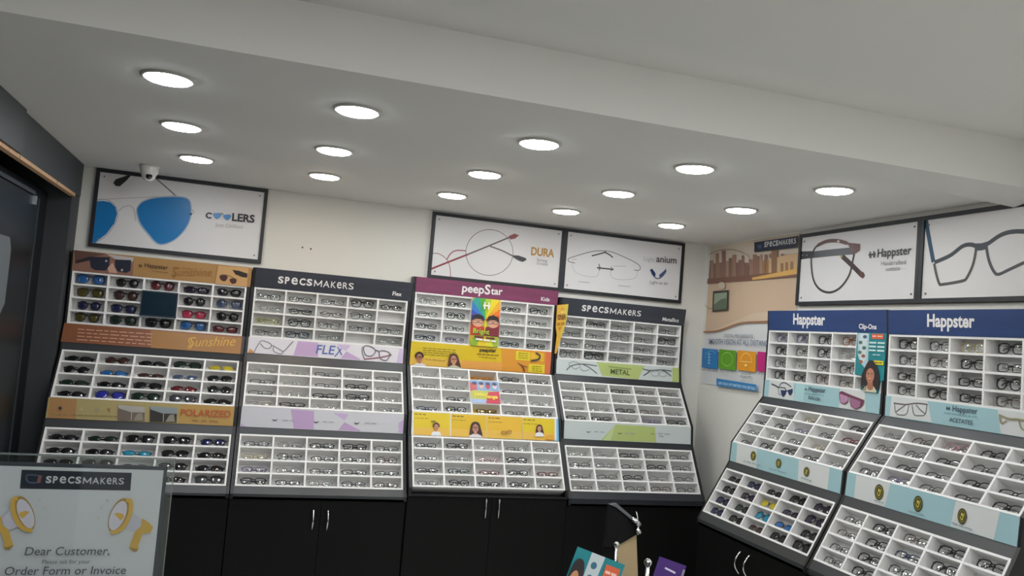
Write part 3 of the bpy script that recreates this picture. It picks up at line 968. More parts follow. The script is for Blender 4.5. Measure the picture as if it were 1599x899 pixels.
NAVY = mat('#353841', .4, noise=.4, nscale=3.0, stretch=(1.2, 1, 9))
MAGENTA = mat('#7c3a5c', .4, noise=.4, nscale=3.0, stretch=(1.2, 1, 9))
HBLUE = mat('#213c6e', .4, noise=.25, nscale=3.0, stretch=(1.2, 1, 9))
OFFW = mat('#e4e2e0')
def headB(P):
    P.trace([(169, 96), (1491, 228), (1471, 386), (152, 264)])
    P.logo((352, 232), (1003, 288), OFFW, .95)
    P.text('Flex', (1338, 335), (1416, 344), OFFW, .02)
LILAC = mat('#b79ac0', .45); PALE = mat('#d2ced4', .45)
def stripB1(root, M, W, h):
    def art(P):
        P.poly([(525, 75), (720, 92), (718, 228), (480, 215)], LILAC); P.poly([(905, 105), (1030, 118), (985, 170), (940, 150)], mat('#c3aece'))
        P.poly([(990, 175), (1125, 250), (1120, 258), (935, 242)], LILAC); P.poly([(1500, 150), (1537, 150), (1529, 292), (1470, 285)], mat('#c6b4d2'))
        P.poly([(44, 188), (100, 210), (95, 170), (60, 150)], mat('#c78a4a'))
        G = mat('#6a6670')
        P.stroke([(100, 190), (130, 130), (165, 80), (185, 72), (240, 90), (270, 112), (262, 138), (235, 148), (200, 140), (165, 100)], .004, G)
        P.stroke([(265, 118), (295, 125), (285, 150), (300, 180), (350, 198), (380, 180), (300, 128)], .004, G); P.stroke([(375, 178), (400, 165), (440, 120), (480, 78)], .005, G)
        P.text('FLE', (695, 195), (868, 206), mat('#4a62a8'), .01, 1.0, .15); P.stroke([(905, 130), (925, 170), (945, 212)], .006, mat('#4a62a8')); P.stroke([(940, 150), (900, 200), (875, 225)], .006, mat('#4a62a8'))
        K = mat('#5a5058'); 
        P.stroke([(1160, 128), (1200, 122), (1250, 145), (1268, 175), (1245, 210), (1210, 222), (1175, 210), (1155, 165)], .005, K, True)
        P.stroke([(1305, 180), (1340, 168), (1395, 185), (1405, 215), (1375, 260), (1330, 255), (1308, 225)], .005, K, True)
        P.stroke([(1265, 165), (1285, 168), (1305, 185)], .006, K); P.stroke([(1415, 210), (1300, 235), (1160, 250)], .006, mat('#8a4a58')); P.stroke([(1145, 130), (1140, 180), (1165, 255)], .004, K)
        P.disc(1412, 208, 9, K)
    banner(root, M, W, h, PALE, art, [(60, 33), (1537, 145), (1529, 292), (44, 188)], (.004, .001))
def icons(P, pts, m, tw, th=.004):
    for x, y, tx, ty in pts:
        P.poly([(x - 26, y - 6), (x - 10, y + 2), (x + 10, y + 2), (x + 26, y - 8), (x + 12, y + 10), (x - 12, y + 12)], m)
        P.micro((tx, ty), (tx + tw, ty + 6), th, mat('#9a949c'), 2)
def stripB2(root, M, W, h):
    def art(P):
        P.poly([(500, 525), (695, 540), (690, 690), (525, 685)], LILAC); P.poly([(850, 555), (980, 565), (945, 615)], mat('#bda6cc'))
        P.poly([(945, 632), (1080, 700), (1075, 706), (895, 696)], LILAC); P.poly([(1395, 640), (1435, 610), (1430, 720), (1395, 715)], mat('#bda6cc')); P.poly([(85, 640), (130, 670), (83, 667)], mat('#bda6cc'))
        icons(P, [(368, 610, 430, 618), (712, 627, 765, 630), (1048, 636, 1115, 640)], mat('#3f3a44'), 95)
    banner(root, M, W, h, mat('#c6c6cc', .45), art, [(101, 498), (1440, 567), (1430, 727), (83, 667)], (.003, .001))
def headC(P):
    P.trace([(191, 72), (1524, 208), (1509, 345), (176, 216)])
    for t, a, bb in (('pe', (620, 215), (722, 226)), ('e', (724, 226), (776, 231)), ('p', (780, 231), (830, 236)), ('S', (836, 238), (890, 242)), ('tar', (896, 241), (1008, 247))):
        P.text(t, a, bb, OFFW, .025)
    P.text('Kids', (1378, 302), (1460, 310), OFFW, .02)
YEL = mat('#d9b916', .45); YEL2 = mat('#dfa83a', .45)
def stripC1(root, M, W, h):
    def art(P):
        P.poly([(84, 15), (620, 58), (600, 292), (59, 259)], mat('#d6bb22', .45)); P.poly([(70, 175), (600, 215), (600, 300), (60, 262)], mat('#e0b44a', .45))
        P.poly([(600, 215), (1100, 240), (1100, 338), (600, 300)], mat('#e2a04a', .45)); P.poly([(1020, 85), (1540, 129), (1517, 361), (1020, 325)], mat('#dc9630', .45))
        P.poly([(1480, 124), (1540, 129), (1517, 361), (1460, 356)], mat('#d9744a', .45))
        P.poly([(1170, 118), (1315, 130), (1310, 220), (1165, 208)], mat('#e3cf2a')); P.poly([(1300, 250), (1465, 262), (1460, 352), (1290, 335)], mat('#e3cf2a')); P.poly([(1320, 132), (1455, 142), (1455, 230), (1320, 220)], mat('#e6b62c'))
        for i in range(4): P.micro((200, 88 + i * 22), (540, 112 + i * 22), .0035, mat('#8a7420'), 7)
        P.micro((225, 205), (430, 222), .0035, mat('#a8862a'), 5)
        P.text('peepstar', (788, 122), (962, 130), mat('#33290e'), .03); P.micro((760, 152), (985, 168), .005, mat('#7d5f1a'), 5); P.micro((778, 180), (960, 196), .004, mat('#9a7a22'), 5)
        for i in range(3): P.micro((1190, 140 + i * 24), (1290, 148 + i * 24), .0035, mat('#8a7a20'), 3); P.micro((1330, 278 + i * 22), (1430, 286 + i * 22), .0035, mat('#8a7a20'), 3)
        P.stroke([(1370, 138), (1410, 160), (1408, 195), (1375, 212), (1320, 218)], .011, mat('#4a4640')); P.stroke([(1210, 258), (1230, 275), (1245, 310), (1250, 332)], .008, mat('#6a3a2c')); P.stroke([(1180, 240), (1220, 265), (1280, 285)], .004, mat('#6a3a2c'))
        P.portrait(160, 182, 42, mat('#3a241c'), mat('#b5785c'), mat('#e4e2e4'), False); P.specs(160, 180, 66, 22, .002, INK, 0, False)
        P.portrait(515, 205, 44, mat('#5a3626'), mat('#d0997c'), mat('#c9cdb4'), True); P.specs(508, 200, 66, 22, .002, mat('#7a3040'), 0, False)
    banner(root, M, W, h, YEL, art, [(84, 15), (1540, 129), (1517, 361), (59, 259)], (.001, -.006))
def stripC2(root, M, W, h):
    def art(P):
        P.rect(132, 10, 146, 230, mat('#e2dfd8'))
        for x0, x1, c in ((146, 470, '#dcc01e'), (480, 795, '#dbb422'), (800, 1105, '#e0b22e'), (1110, 1395, '#ddc01e')):
            y0, y1 = 10 + (x0 - 132) * .053, 221 + (x0 - 132) * .044
            P.poly([(x0, y0 + 4), (x1, y0 + 20), (x1, y1 + 12), (x0, y1 - 2)], mat(c, .45)); P.poly([(x0, y1 - 70), (x1, y1 - 55), (x1, y1 + 12), (x0, y1 - 2)], mat('#e2b64a', .45))
            P.micro((x0 + 10, y0 + 28), (x0 + 110, y0 + 33), .005, mat('#6a5a1a'), 3); P.micro((x0 + 10, y0 + 62), (x0 + 130, y0 + 68), .0035, mat('#9a8424'), 4)
        P.poly([(1395, 77), (1429, 79), (1433, 279), (1395, 270)], mat('#6fb4dc')); P.poly([(1395, 77), (1410, 78), (1412, 274), (1395, 270)], mat('#e4e2e0'))
        P.portrait(345, 150, 28, mat('#4a2c22'), mat('#c08a6e'), mat('#e2e0e4'), False)
        P.portrait(692, 160, 38, mat('#3f2620'), mat('#c88f74'), mat('#dcd6d8'), True)
        P.portrait(1258, 165, 24, mat('#3f2620'), mat('#c88f74'), mat('#e4e2e4'), True)
        P.specs(965, 200, 90, 28, .003, mat('#8a5a2a'), -.1); P.disc(1350, 245, 38, mat('#dfa52e'), 22); P.specs(318, 105, 40, 14, .002, INK)
        P.specs(692, 155, 56, 18, .002, INK, 0, False)
    banner(root, M, W, h, mat('#e0dcd2', .45), art, [(132, 10), (1429, 79), (1433, 279), (124, 221)], (0, 0))
def headD(P):
    P.trace([(131, 97), (1435, 227), (1408, 405), (105, 284)])
    P.logo((330, 244), (968, 304), OFFW, .95)
    P.text('Metallics', (1200, 350), (1375, 366), OFFW, .015)
LIME = mat('#aebd74', .45); PG = mat('#c4cccb', .45)
def stripD1(root, M, W, h):
    def art(P):
        P.poly([(475, -35), (975, 5), (905, 152), (530, 108)], LIME); P.poly([(1260, 22), (1329, 29), (1329, 178), (1260, 172)], LIME)
        K = mat('#55595a')
        P.stroke([(160, 52), (215, 5), (330, -12), (480, 8)], .006, K); P.stroke([(330, -10), (400, 25), (480, 88)], .006, K); P.stroke([(195, 10), (190, -20), (240, -35), (300, -15)], .003, K); P.stroke([(300, -12), (310, 40), (350, 60), (400, 40)], .003, K)
        P.stroke([(200, 5), (250, 40), (290, 20)], .003, K)
        P.micro((600, 22), (835, 48), .008, mat('#8f9c5a'), 1)
        P.text('METAL', (618, 88), (818, 104), mat('#4c5a34'), .02)
        P.stroke([(950, 38), (1030, 55), (1150, 48), (1250, 62)], .006, K); P.stroke([(960, 108), (1030, 60)], .007, K); P.stroke([(1150, 50), (1200, 75), (1245, 115)], .007, K)
        P.stroke(circ(1080, 85, 40, 28), .003, mat('#8a9090'), True); P.stroke(circ(1160, 92, 38, 26), .003, mat('#8a9090'), True)
    banner(root, M, W, h, PG, art, [(69, -67), (1329, 29), (1329, 178), (64, 89)], (.006, .001))
def stripD2(root, M, W, h):
    def art(P):
        P.poly([(670, 615), (1080, 640), (1095, 800), (520, 785)], LIME); P.poly([(670, 615), (540, 785), (620, 788)], mat('#bccb94'))
        icons(P, [(390, 688, 450, 694), (718, 704, 770, 710)], mat('#4a5048'), 105, .005)
        P.micro((1035, 715), (1070, 716), .006, mat('#93a07c'), 1); P.micro((1110, 712), (1235, 722), .005, mat('#9aa0a4'), 2); P.micro((1120, 738), (1170, 744), .005, mat('#8a9094'), 1)
    banner(root, M, W, h, PG, art, [(144, 574), (1453, 643), (1450, 821), (137, 761)], (.002, .001))
def headE(P):
    P.trace([(163, 112), (1470, 99), (1468, 361), (161, 326)])
    P.text('Happster', (435, 258), (795, 270), OFFW, .03, 1.15)
    P.text('Clip-Ons', (1180, 308), (1380, 316), OFFW, .025)
AQUA = mat('#9cc0c6', .45); AQW = mat('#cfd2d0', .45)
def stripE1(root, M, W, h):
    def art(P):
        P.poly([(100, 62), (400, 98), (400, 322), (80, 276)], AQW); P.poly([(980, 170), (1290, 205), (1300, 465), (965, 410)], AQW); P.poly([(430, 100), (540, 114), (520, 345), (400, 322)], mat('#a9ccd0', .45))
        K = mat('#3c4048'); B = mat('#232f5c')
        P.stroke([(120, 112), (160, 128), (215, 160)], .008, K); P.stroke([(212, 165), (215, 235), (240, 248)], .004, K); P.stroke([(220, 150), (240, 110), (280, 95), (330, 118), (370, 150)], .006, K); P.stroke([(215, 155), (260, 158), (300, 165)], .005, K)
        P.poly([(238, 190), (310, 195), (305, 240), (275, 280), (250, 255)], B); P.poly([(330, 190), (390, 172), (388, 220), (365, 262), (338, 240)], B); P.stroke([(295, 165), (310, 200), (332, 200)], .006, B)
        P.hmark(556, 180, 26, mat('#3d4a5a'), .12); P.text('Happster', (590, 200), (800, 224), mat('#3d4a5a'), .01); P.micro((545, 230), (780, 264), .004, mat('#7aa0a8'), 6)
        P.text('SUN-ON', (588, 302), (735, 330), mat('#30404a'), .015)
        PL = mat('#6e3850')
        P.poly([(975, 215), (1010, 200), (1110, 245), (1290, 315), (1270, 345), (1110, 280), (985, 240)], PL)
        P.poly([(980, 232), (1080, 268), (1085, 340), (1040, 365), (990, 340)], mat('#b48aa6')); P.poly([(1110, 280), (1245, 330), (1235, 410), (1180, 430), (1125, 390)], mat('#9a6a88')); P.poly([(1250, 330), (1290, 320), (1270, 380), (1240, 410)], PL)
        P.stroke([(980, 230), (990, 340), (1040, 365), (1085, 335), (1105, 285), (1125, 390), (1180, 430), (1238, 405), (1250, 330)], .004, PL, smooth=False)
    banner(root, M, W, h, AQUA, art, [(43, 54), (1480, 230), (1464, 493), (28, 269)], (.002, .001))
def badges(P, pts, r):
    for x, y in pts:
        P.disc(x, y, r, mat('#2f3420'), r * 1.75); P.disc(x, y, r * .82, mat('#7d7426'), r * 1.45); P.disc(x, y, r * .66, mat('#3a3f22'), r * 1.15)
        P.stroke([(x - r * .4, y), (x, y + r * .8), (x + r * .45, y - r * .6)], .004, mat('#c9b84a')); P.disc(x, y - r * .4, r * .22, mat('#c9b84a'), r * .4)
def stripE2(root, M, W, h):
    def art(P):
        P.poly([(105, 15), (380, 95), (370, 370), (90, 285)], AQW); P.poly([(960, 245), (1390, 355), (1360, 670), (950, 540)], AQW)
        badges(P, [(330, 192), (684, 295), (1074, 412)], 38)
        for x0, y0, x1, y1 in ((200, 268, 440, 335), (555, 370, 795, 440), (1000, 498, 1150, 548)): P.micro((x0, y0), (x1, y1), .005, mat('#8fa4a8'), 4)
    banner(root, M, W, h, AQUA, art, [(35, -3), (1560, 395), (1530, 716), (8, 258)], (.002, .001))
def headF(P):
    P.trace([(125, 101), (2054, 85), (2059, 420), (127, 364)])
    P.text('Happster', (545, 278), (1062, 290), OFFW, .03, 1.15)
def stripF1(root, M, W, h):
    def art(P):
        P.poly([(100, 140), (510, 190), (560, 430), (80, 365)], AQW); P.poly([(1310, 290), (1700, 340), (1760, 640), (1350, 560)], AQW)
        K = mat('#66605e')
        P.stroke([(125, 215), (260, 232), (380, 218), (512, 232)], .006, K); P.stroke([(135, 220), (150, 320), (190, 348), (270, 342), (300, 235)], .004, K); P.stroke([(335, 235), (360, 345), (420, 358), (485, 345), (505, 238)], .004, K)
        P.stroke([(260, 238), (200, 280), (155, 315)], .004, K); P.stroke([(380, 235), (430, 290), (485, 335)], .004, K)
        P.hmark(748, 275, 42, mat('#3d4a5a'), .1); P.text('Happster', (800, 308), (1085, 340), mat('#3d4a5a'), .01); P.micro((705, 330), (1080, 380), .004, mat('#7aa0a8'), 7)
        P.text('ACETATES', (765, 425), (1030, 465), mat('#3d4a5a'), .01)
        Y = mat('#8f8a6a'); P.stroke([(1330, 350), (1440, 395), (1560, 405), (1700, 430)], .008, Y); P.stroke([(1340, 370), (1360, 445), (1420, 420)], .006, Y); P.stroke([(1560, 410), (1590, 500), (1650, 520), (1700, 440)], .005, Y)
    banner(root, M, W, h, AQUA, art, [(37, 130), (2064, 384), (2058, 679), (29, 360)], (.002, .001))
def stripF2(root, M, W, h):
    def art(P):
        P.poly([(405, 5), (650, 65), (610, 235), (390, 170)], AQW); P.poly([(1120, 190), (1435, 270), (1390, 470), (1080, 370)], AQW)
        badges(P, [(570, 130), (850, 212), (1168, 302)], 33)
        for x0, y0, x1, y1 in ((540, 190, 605, 212), (785, 265, 895, 300), (1095, 352, 1240, 402)): P.micro((x0, y0), (x1, y1), .005, mat('#8fa4a8'), 3)
    banner(root, M, W, h, AQUA, art, [(346, -13), (1574, 307), (1551, 519), (326, 151)], (.002, .001))

# ---------------------------------------------------------------- the six racks
ZB = .828
def Rback(x): return T((x, 0, ZB))
def Rright(s): return T((XR, -s, ZB)) @ RZ(-math.pi / 2)

PA = {'h0': (.104, 1.997), 't1a': (.090, 1.892), 't1b': (.083, 1.621), 's1b': (.120, 1.526), 't2a': (.121, 1.487), 't2b': (.274, 1.259), 's2b': (.288, 1.16), 't3a': (.306, 1.118), 't3b': (.445, .883), 'lip': (.470, .850)}
rack('black sunglasses rack with bronze banners beside the dark doorway', 'A', Rback(0.0), .8594, PA, ZB, 1, TAN, [
    ['ua ko ro pw kc', 'oa bo ## ko va', 'no ns ## zs ko', 'oo ea kg ua rr'],
    ['kw bo kw ea yw', 'ko uw bv vr ks', 'ew kw ka rw ko', 'kw ia ea ma kw'],
    ['kw ev kg kg ns', 'kw kw tv kg kw', 'kg kg mv ks kw', '-- -- -- kw mg']],
    ['sun'] * 3, 'bronze-bannered rack', headA, (stripA1, stripA2), sideL=.010)
PB = {'h0': (.107, 2.001), 't1a': (.087, 1.895), 't1b': (.082, 1.622), 's1b': (.098, 1.535), 't2a': (.122, 1.487), 't2b': (.279, 1.265), 's2b': (.294, 1.161), 't3a': (.309, 1.125), 't3b': (.447, .885), 'lip': (.472, .852)}
rack('black eyeglass rack with grey header and lilac-patterned white banners', 'B', Rback(0.9002), .850, PB, ZB, 1, NAVY, [
    ['dr dv dr ks kv', 'cr kv bv ds --', 'lr ks bs dr gr', 'br ur sr -- cr'],
    ['cr cr gr sr gr', 'gr cr gr ks sr', 'dr cr kr ks cr', 'cr kr cr cr sr'],
    ['gr sr kr ks dr', 'yr ds gr dr bo', 'pr sh gr dr gv', 'ks gr sr gr br']],
    ['eye'] * 3, 'lilac-bannered rack', headB, (stripB1, stripB2))
PC = {'h0': (.080, 2.042), 't1a': (.074, 1.954), 't1b': (.088, 1.667), 's1b': (.090, 1.531), 't2a': (.117, 1.529), 't2b': (.286, 1.285), 's2b': (.321, 1.16), 't3a': (.334, 1.159), 't3b': (.484, .911), 'lip': (.486, .906)}
rack("black children's eyeglass rack with magenta header and yellow banners", 'C', T((1.7921, 0, .862)), .864, PC, .862, 1, MAGENTA, [
    ['so kr ## kr ks', 'gr ks ## cr gr', 'kr gr ## dr ds', 'ur pr ## er kr'],
    ['cr sr ar ko kr', 'br gr ## kv sr', 'cr kr ## cr sr', 'ur ks mr dr ks'],
    ['kr ks cr gr dr', 'dr sr nr ks cr', 'kr er rr ks rh', 'gr ks kr ks kr']],
    ['eye'] * 3, 'yellow-bannered rack', headC, (stripC1, stripC2), ledgem=mat('#141518', .45)).matrix_basis = T((1.7921, 0, .862))
PD = {'h0': (.095, 2.005), 't1a': (.079, 1.899), 't1b': (.083, 1.629), 's1b': (.096, 1.538), 't2a': (.118, 1.499), 't2b': (.282, 1.278), 's2b': (.293, 1.174), 't3a': (.310, 1.138), 't3b': (.453, .902), 'lip': (.479, .866)}
LEDGE2 = mat('#25282d', .42)
rack('black eyeglass rack with navy header and lime green banners near the corner', 'D', Rback(2.700), .832, PD, ZB, 1, NAVY, [
    ['dh kh dr gh gr', 'dr gr ds dr ks', 'gr dr sl dh gr', 'do ks dr gh dr'],
    ['sl gr kh bh gh', 'gh sl sl gh gr', 'sl cr kh bh sl', 'kh kr sl pr kh'],
    ['cr sl kh dr gh', 'gr sh dh kh gr', 'gr dh kh sr gh', 'br sr gh bh gr']],
    ['eye'] * 3, 'green-bannered rack', headD, (stripD1, stripD2), ledgem=LEDGE2)
PE = {'h0': (.101, 2.0), 't1a': (.095, 1.893), 't1b': (.098, 1.62), 's1b': (.100, 1.527), 't2a': (.129, 1.489), 't2b': (.281, 1.269), 's2b': (.287, 1.168), 't3a': (.308, 1.128), 't3b': (.438, .894), 'lip': (.458, .856)}
rack('blue-headed clip-on rack on the right wall with sunglasses in its lowest tray', 'E', Rright(.8762), .878, PE, ZB, 1, HBLUE, [
    ['ps ps ks ts ##', 'ks ds kg cr ##', 'gs cr dr ds ##', 'ks kr bo br ##'],
    ['ks kr yo dr ks', 'kr ks pr do rs', 'gr co gs ys gs', 'kr ks ks kr cs'],
    ['kr ns kr kg po', 'ks ps ys pr pa', 'ns es to ur ks', 'ns ks br ks kg']],
    ['eye', 'eye', 'sun'], 'left blue-headed rack', headE, (stripE1, stripE2), sideL=.015, sideR=.016)
PF = {'h0': (.108, 1.997), 't1a': (.100, 1.889), 't1b': (.096, 1.614), 's1b': (.096, 1.524), 't2a': (.127, 1.485), 't2b': (.278, 1.268), 's2b': (.286, 1.168), 't3a': (.306, 1.127), 't3b': (.434, .891), 'lip': (.456, .854)}
rack('blue-headed eyeglass rack cut off by the right edge of the picture', 'F', Rright(1.7885), .851, PF, ZB, 1, HBLUE, [
    ['ks gs ys ks --', 'gs bs ks dr --', 'kr gs kr ko --', 'ds ks kr bs --'],
    ['so bo no ko do', 'bo go ks go gs', 'do ks kr ks kr', 'gs pr gs kr kg'],
    ['dr ks bs ks ks', 'bh ks ur ks --', 'dr ks gs kr --', 'dr ks -- -- --']],
    ['eye'] * 3, 'right blue-headed rack', headF, (stripF1, stripF2), sideL=.015, sideR=.016)

# ---------------------------------------------------------------- cupboards below
cabinet('black two-door cupboard under the bronze-bannered sunglasses rack', T((-.01, 0, 0)), .888, .462, ZB - .001, .44, .776)
cabinet('black cupboard with two bow handles under the lilac-bannered rack', T((.881, 0, 0)), .887, .462, ZB - .001, .451, .777)
cabinet('black cupboard with two thin upright handles under the yellow-bannered rack', T((1.771, 0, 0)), .904, .476, .861, .466, .858, True)
cabinet('black cupboard in the corner under the green-bannered rack', T((2.678, 0, 0)), .872, .462, ZB - .001, .395, .802)
cabinet('black cupboard with curved handles on the right wall, under the left blue-headed rack', T((XR, -.862, 0)) @ RZ(-math.pi / 2), .906, .45, ZB - .001, .45, .788, hl=.108)
cabinet('black cupboard under the right blue-headed rack at the picture edge', T((XR, -1.772, 0)) @ RZ(-math.pi / 2), .884, .45, ZB - .001, .45, .788, hl=.108)

# ---------------------------------------------------------------- cards fixed on the trays
def card_on(pr, k0, k1, zb, base, u, v, off=.0045):
    M, h = panel(pr[k0], pr[k1], 0, zb)
    return base @ M @ T((u, -off, v)), h

# dark blue panel on the sunglasses rack
M, h = card_on(PA, 't1a', 't1b', ZB, Rback(0), .8594 * .4 - .004, 0)
t = thing('display_screen', 'small dark blue glossy screen among the sunglasses of the bronze-bannered rack', 'screen', M @ T((0, 0, h * .255)))
b = MB(); b.bbox(0, .178, -.010, 0, 0, .134, mat('#1a2630', .4), .002); b.build('casing', t)
b = MB(); b.box(.006, .172, -.0112, -.0102, .008, .126, mat('#0a2433', .15, spec=.6, noise=.3, nscale=6, stretch=(1, 1, 5))); b.build('display', t)
b = MB(); b.box(.0, .178, -.016, .0, -.0045, -.0005, mat('#8fa0a8', .3, .5)); b.build('bracket', t)

# rainbow card in the children's rack
M, h = card_on(PC, 't1a', 't1b', .862, T((1.7921, 0, .862)), .864 * .4 - .003, 0)
w = .864 / 5 + .004
P = Print(w, h - .004, mat('#d8c23a', .4), .002)
c0 = (w * .5, h * .55)
N = 40
rb = ['#e2521e', '#e8781e', '#e8a81e', '#e8d21e', '#a8c42a', '#4aa83c', '#2a9a8a', '#2a78c0', '#3a4aa8', '#33307a']
def edge(a):
    dx, dy = math.cos(a), math.sin(a)
    tt = min((w - c0[0]) / dx if dx > 1e-6 else 9, -c0[0] / dx if dx < -1e-6 else 9, (h - .004 - c0[1]) / dy if dy > 1e-6 else 9, -c0[1] / dy if dy < -1e-6 else 9)
    return (c0[0] + dx * tt, c0[1] + dy * tt)
for i in range(N):
    a0, a1 = 2 * math.pi * i / N - .1, 2 * math.pi * (i + 1) / N - .1
    am = (a0 + a1) / 2 % (2 * math.pi)
    if am < math.pi: col = rb[min(9, int(am / math.pi * 10))]
    else: col = ['#7a2a2a', '#b0402a', '#d0a02a', '#8ab02a', '#e0c020', '#d8d030', '#9ab83a', '#c08a2a', '#a03030', '#7a2a30'][min(9, int((am / math.pi - 1) * 10))]
    P.poly([c0, edge(a0), edge(a1)], mat(col, .4))
for sx, hair, col in ((.24, '#1f1a22', '#c03a2a'), (.76, '#241a1c', '#7a2430')):
    x, y, r = w * sx, h * .50, w * .19
    P.poly([(x - r * 1.5, y - r * 2.4), (x - r * 1.2, y - r * .8), (x + r * 1.2, y - r * .8), (x + r * 1.5, y - r * 2.4)], mat(col))
    P.disc(x, y, r * 1.08, mat('#d9a184'), r * .95)
    P.poly([(x - r * 1.15, y + r * .1), (x - r * .9, y + r * 1.05), (x, y + r * 1.35), (x + r * .95, y + r * 1.0), (x + r * 1.12, y + r * .1), (x + r * .5, y + r * .42), (x - r * .5, y + r * .42)], mat(hair))
    P.specs(x, y - r * .02, r * 1.9, r * .5, .003, mat('#28283a'), 0, False)
P.hmark(w * .5, h * .84, w * .24, mat('#f0ece0'))
P.text('Bright', (w * .10, h * .255), (w * .66, h * .245), mat('#3a6a2a'), .05); P.text('Bright', (w * .09, h * .26), (w * .65, h * .25), mat('#d8d63a'), .0)
P.micro((w * .15, h * .17), (w * .85, h * .16), .009, mat('#6a2030'), 2); P.micro((w * .2, h * .12), (w * .9, h * .10), .010, mat('#eae6e0'), 3)
tag(P.build('promo_card', None, M @ T((0, 0, .002))), "tall rainbow card of two cartoon children in the yellow-bannered rack's upper tray", 'promotional card')

# small pastel card in the children's middle tray
M, h = card_on(PC, 't2a', 't2b', .862, T((1.7921, 0, .862)), .864 * .4 - .001, 0)
w, hh = .864 / 5 + .002, h * .5
P = Print(w, hh, mat('#7c9cc4', .4), .002)
P.rect(0, 0, w, hh * .16, mat('#9fb4d8')); P.rect(0, hh * .16, w, hh * .55, mat('#b8b85a')); P.poly([(w * .5, 0), (w, 0), (w, hh * .55), (w * .62, hh * .5)], mat('#c2384e')); P.poly([(0, hh * .5), (w * .25, hh * .6), (w * .2, hh * .85), (0, hh * .9)], mat('#c25a6a'))
for i, c in enumerate(('#c26a5c', '#d0b0a0', '#b84a5a', '#c8c0c4')): 
    P.disc(w * (.16 + .23 * i), hh * .78, w * .08, mat(c), hh * .15); P.disc(w * (.16 + .23 * i), hh * .86, w * .085, mat('#4a4a6a'), hh * .07)
P.text('Junior', (w * .12, hh * .32), (w * .55, hh * .30), mat('#e6d84a'), .05); P.text('range', (w * .5, hh * .22), (w * .92, hh * .22), mat('#e6c04a'), .05)
tag(P.build('promo_card', None, M @ T((0, 0, h * .25))), "small pastel card with red corner in the yellow-bannered rack's middle tray", 'promotional card')

# coloured backing cards in two cells of the same tray
for r, c, word in ((0, '#c98f2e', 'orange backing card above the small pastel card'), (3, '#d8b51e', 'yellow backing card below the small pastel card')):
    M2, h2 = panel(PC['t2a'], PC['t2b'], 0, .862)
    cw, rh = .864 / 5, h2 / 4
    b = MB(); b.box(.0055, cw - .0055, DEPTH - .002, DEPTH - .0004, .0055 if r < 3 else .0096, rh - (.0056 if r else .0096), mat(c, .5))
    tag(b.build('backing_card', None, T((1.7921, 0, .862)) @ M2 @ T((cw * 2, 0, h2 - (r + 1) * rh))), word + ", in the yellow-bannered rack's middle tray", 'card')
# teal clip-on promotion with a laughing woman
TEAL = mat('#1d8088', .4)
M, h = card_on(PE, 't1a', 't1b', ZB, Rright(.8762), .878 * .8 + .004, 0, .006)
w = .190
def teal_art(P, w, h):
    P.poly([(w * .02, h * .99), (w * .42, h * .99), (w * .44, h * .50), (w * .34, h * .40), (w * .18, h * .48), (w * .06, h * .62)], mat('#a9c6cc'))
    P.poly([(w * .10, h * .99), (w * .36, h * .99), (w * .36, h * .55), (w * .24, h * .46), (w * .12, h * .6)], mat('#c4d2d4'))
    for x, y, c in ((.28, .93, '#3f5a72'), (.14, .83, '#4f6a66'), (.28, .74, '#3f6a5a'), (.14, .66, '#55746a'), (.27, .60, '#a05a5a'), (.20, .50, '#a0603a')): P.disc(w * x, h * y, w * .07, mat(c), h * .03)
    P.rect(w * .52, h * .90, w * .92, h * .985, mat('#d0603e')); P.micro((w * .55, h * .935), (w * .88, h * .935), h * .02, mat('#efc4b4'), 2)
    for i, y in enumerate((.82, .755, .69)): P.micro((w * .46, h * y), (w * .97, h * y), h * .03, mat('#bcdcd8'), 2)
    P.micro((w * .6, h * .625), (w * .85, h * .625), h * .016, mat('#bcdcd8'), 2)
    P.rect(w * .66, h * .47, w * .98, h * .54, mat('#d6c42a')); P.micro((w * .7, h * .495), (w * .94, h * .495), h * .02, mat('#6a6420'), 2)
out = [(0, h * .28), (w * .26, h * .26), (w * .24, h * .02), (w * .85, .0), (w * .90, h * .2), (w, h * .22), (w, h), (0, h)]
P = Print(w, h, TEAL, .0015, outline=out)
teal_art(P, w, h)
hair = [(.30, .05), (.27, .25), (.36, .40), (.48, .52), (.62, .53), (.76, .45), (.86, .30), (.88, .14), (.84, .06), (.6, .02)]
P.poly([(w * x, h * y) for x, y in hair], mat('#2a2224'), True)
P.poly([(w * .32, h * .01), (w * .42, h * .09), (w * .56, h * .12), (w * .72, h * .10), (w * .82, h * .03), (w * .8, .001), (w * .35, .001)], mat('#c9c4ac'))
P.poly([(w * .5, h * .2), (w * .66, h * .2), (w * .70, h * .06), (w * .58, h * .03), (w * .48, h * .07)], mat('#a06a52'))
P.disc(w * .57, h * .28, w * .14, mat('#b47c62'), h * .125)
for x in (.51, .63): P.disc(w * x, h * .31, w * .022, mat('#2a1c1a'), h * .012)
P.disc(w * .57, h * .22, w * .05, mat('#a03c3a'), h * .022); P.disc(w * .57, h * .226, w * .04, mat('#e6dcd6'), h * .008)
P.stroke([(w * .38, h * .10), (w * .33, h * .06), (w * .40, h * .03), (w * .45, h * .07)], .004, mat('#5a6a5a'), True)
tag(P.build('promo_card', None, M), "teal card of a laughing woman in the left blue-headed rack's upper tray", 'promotional card')

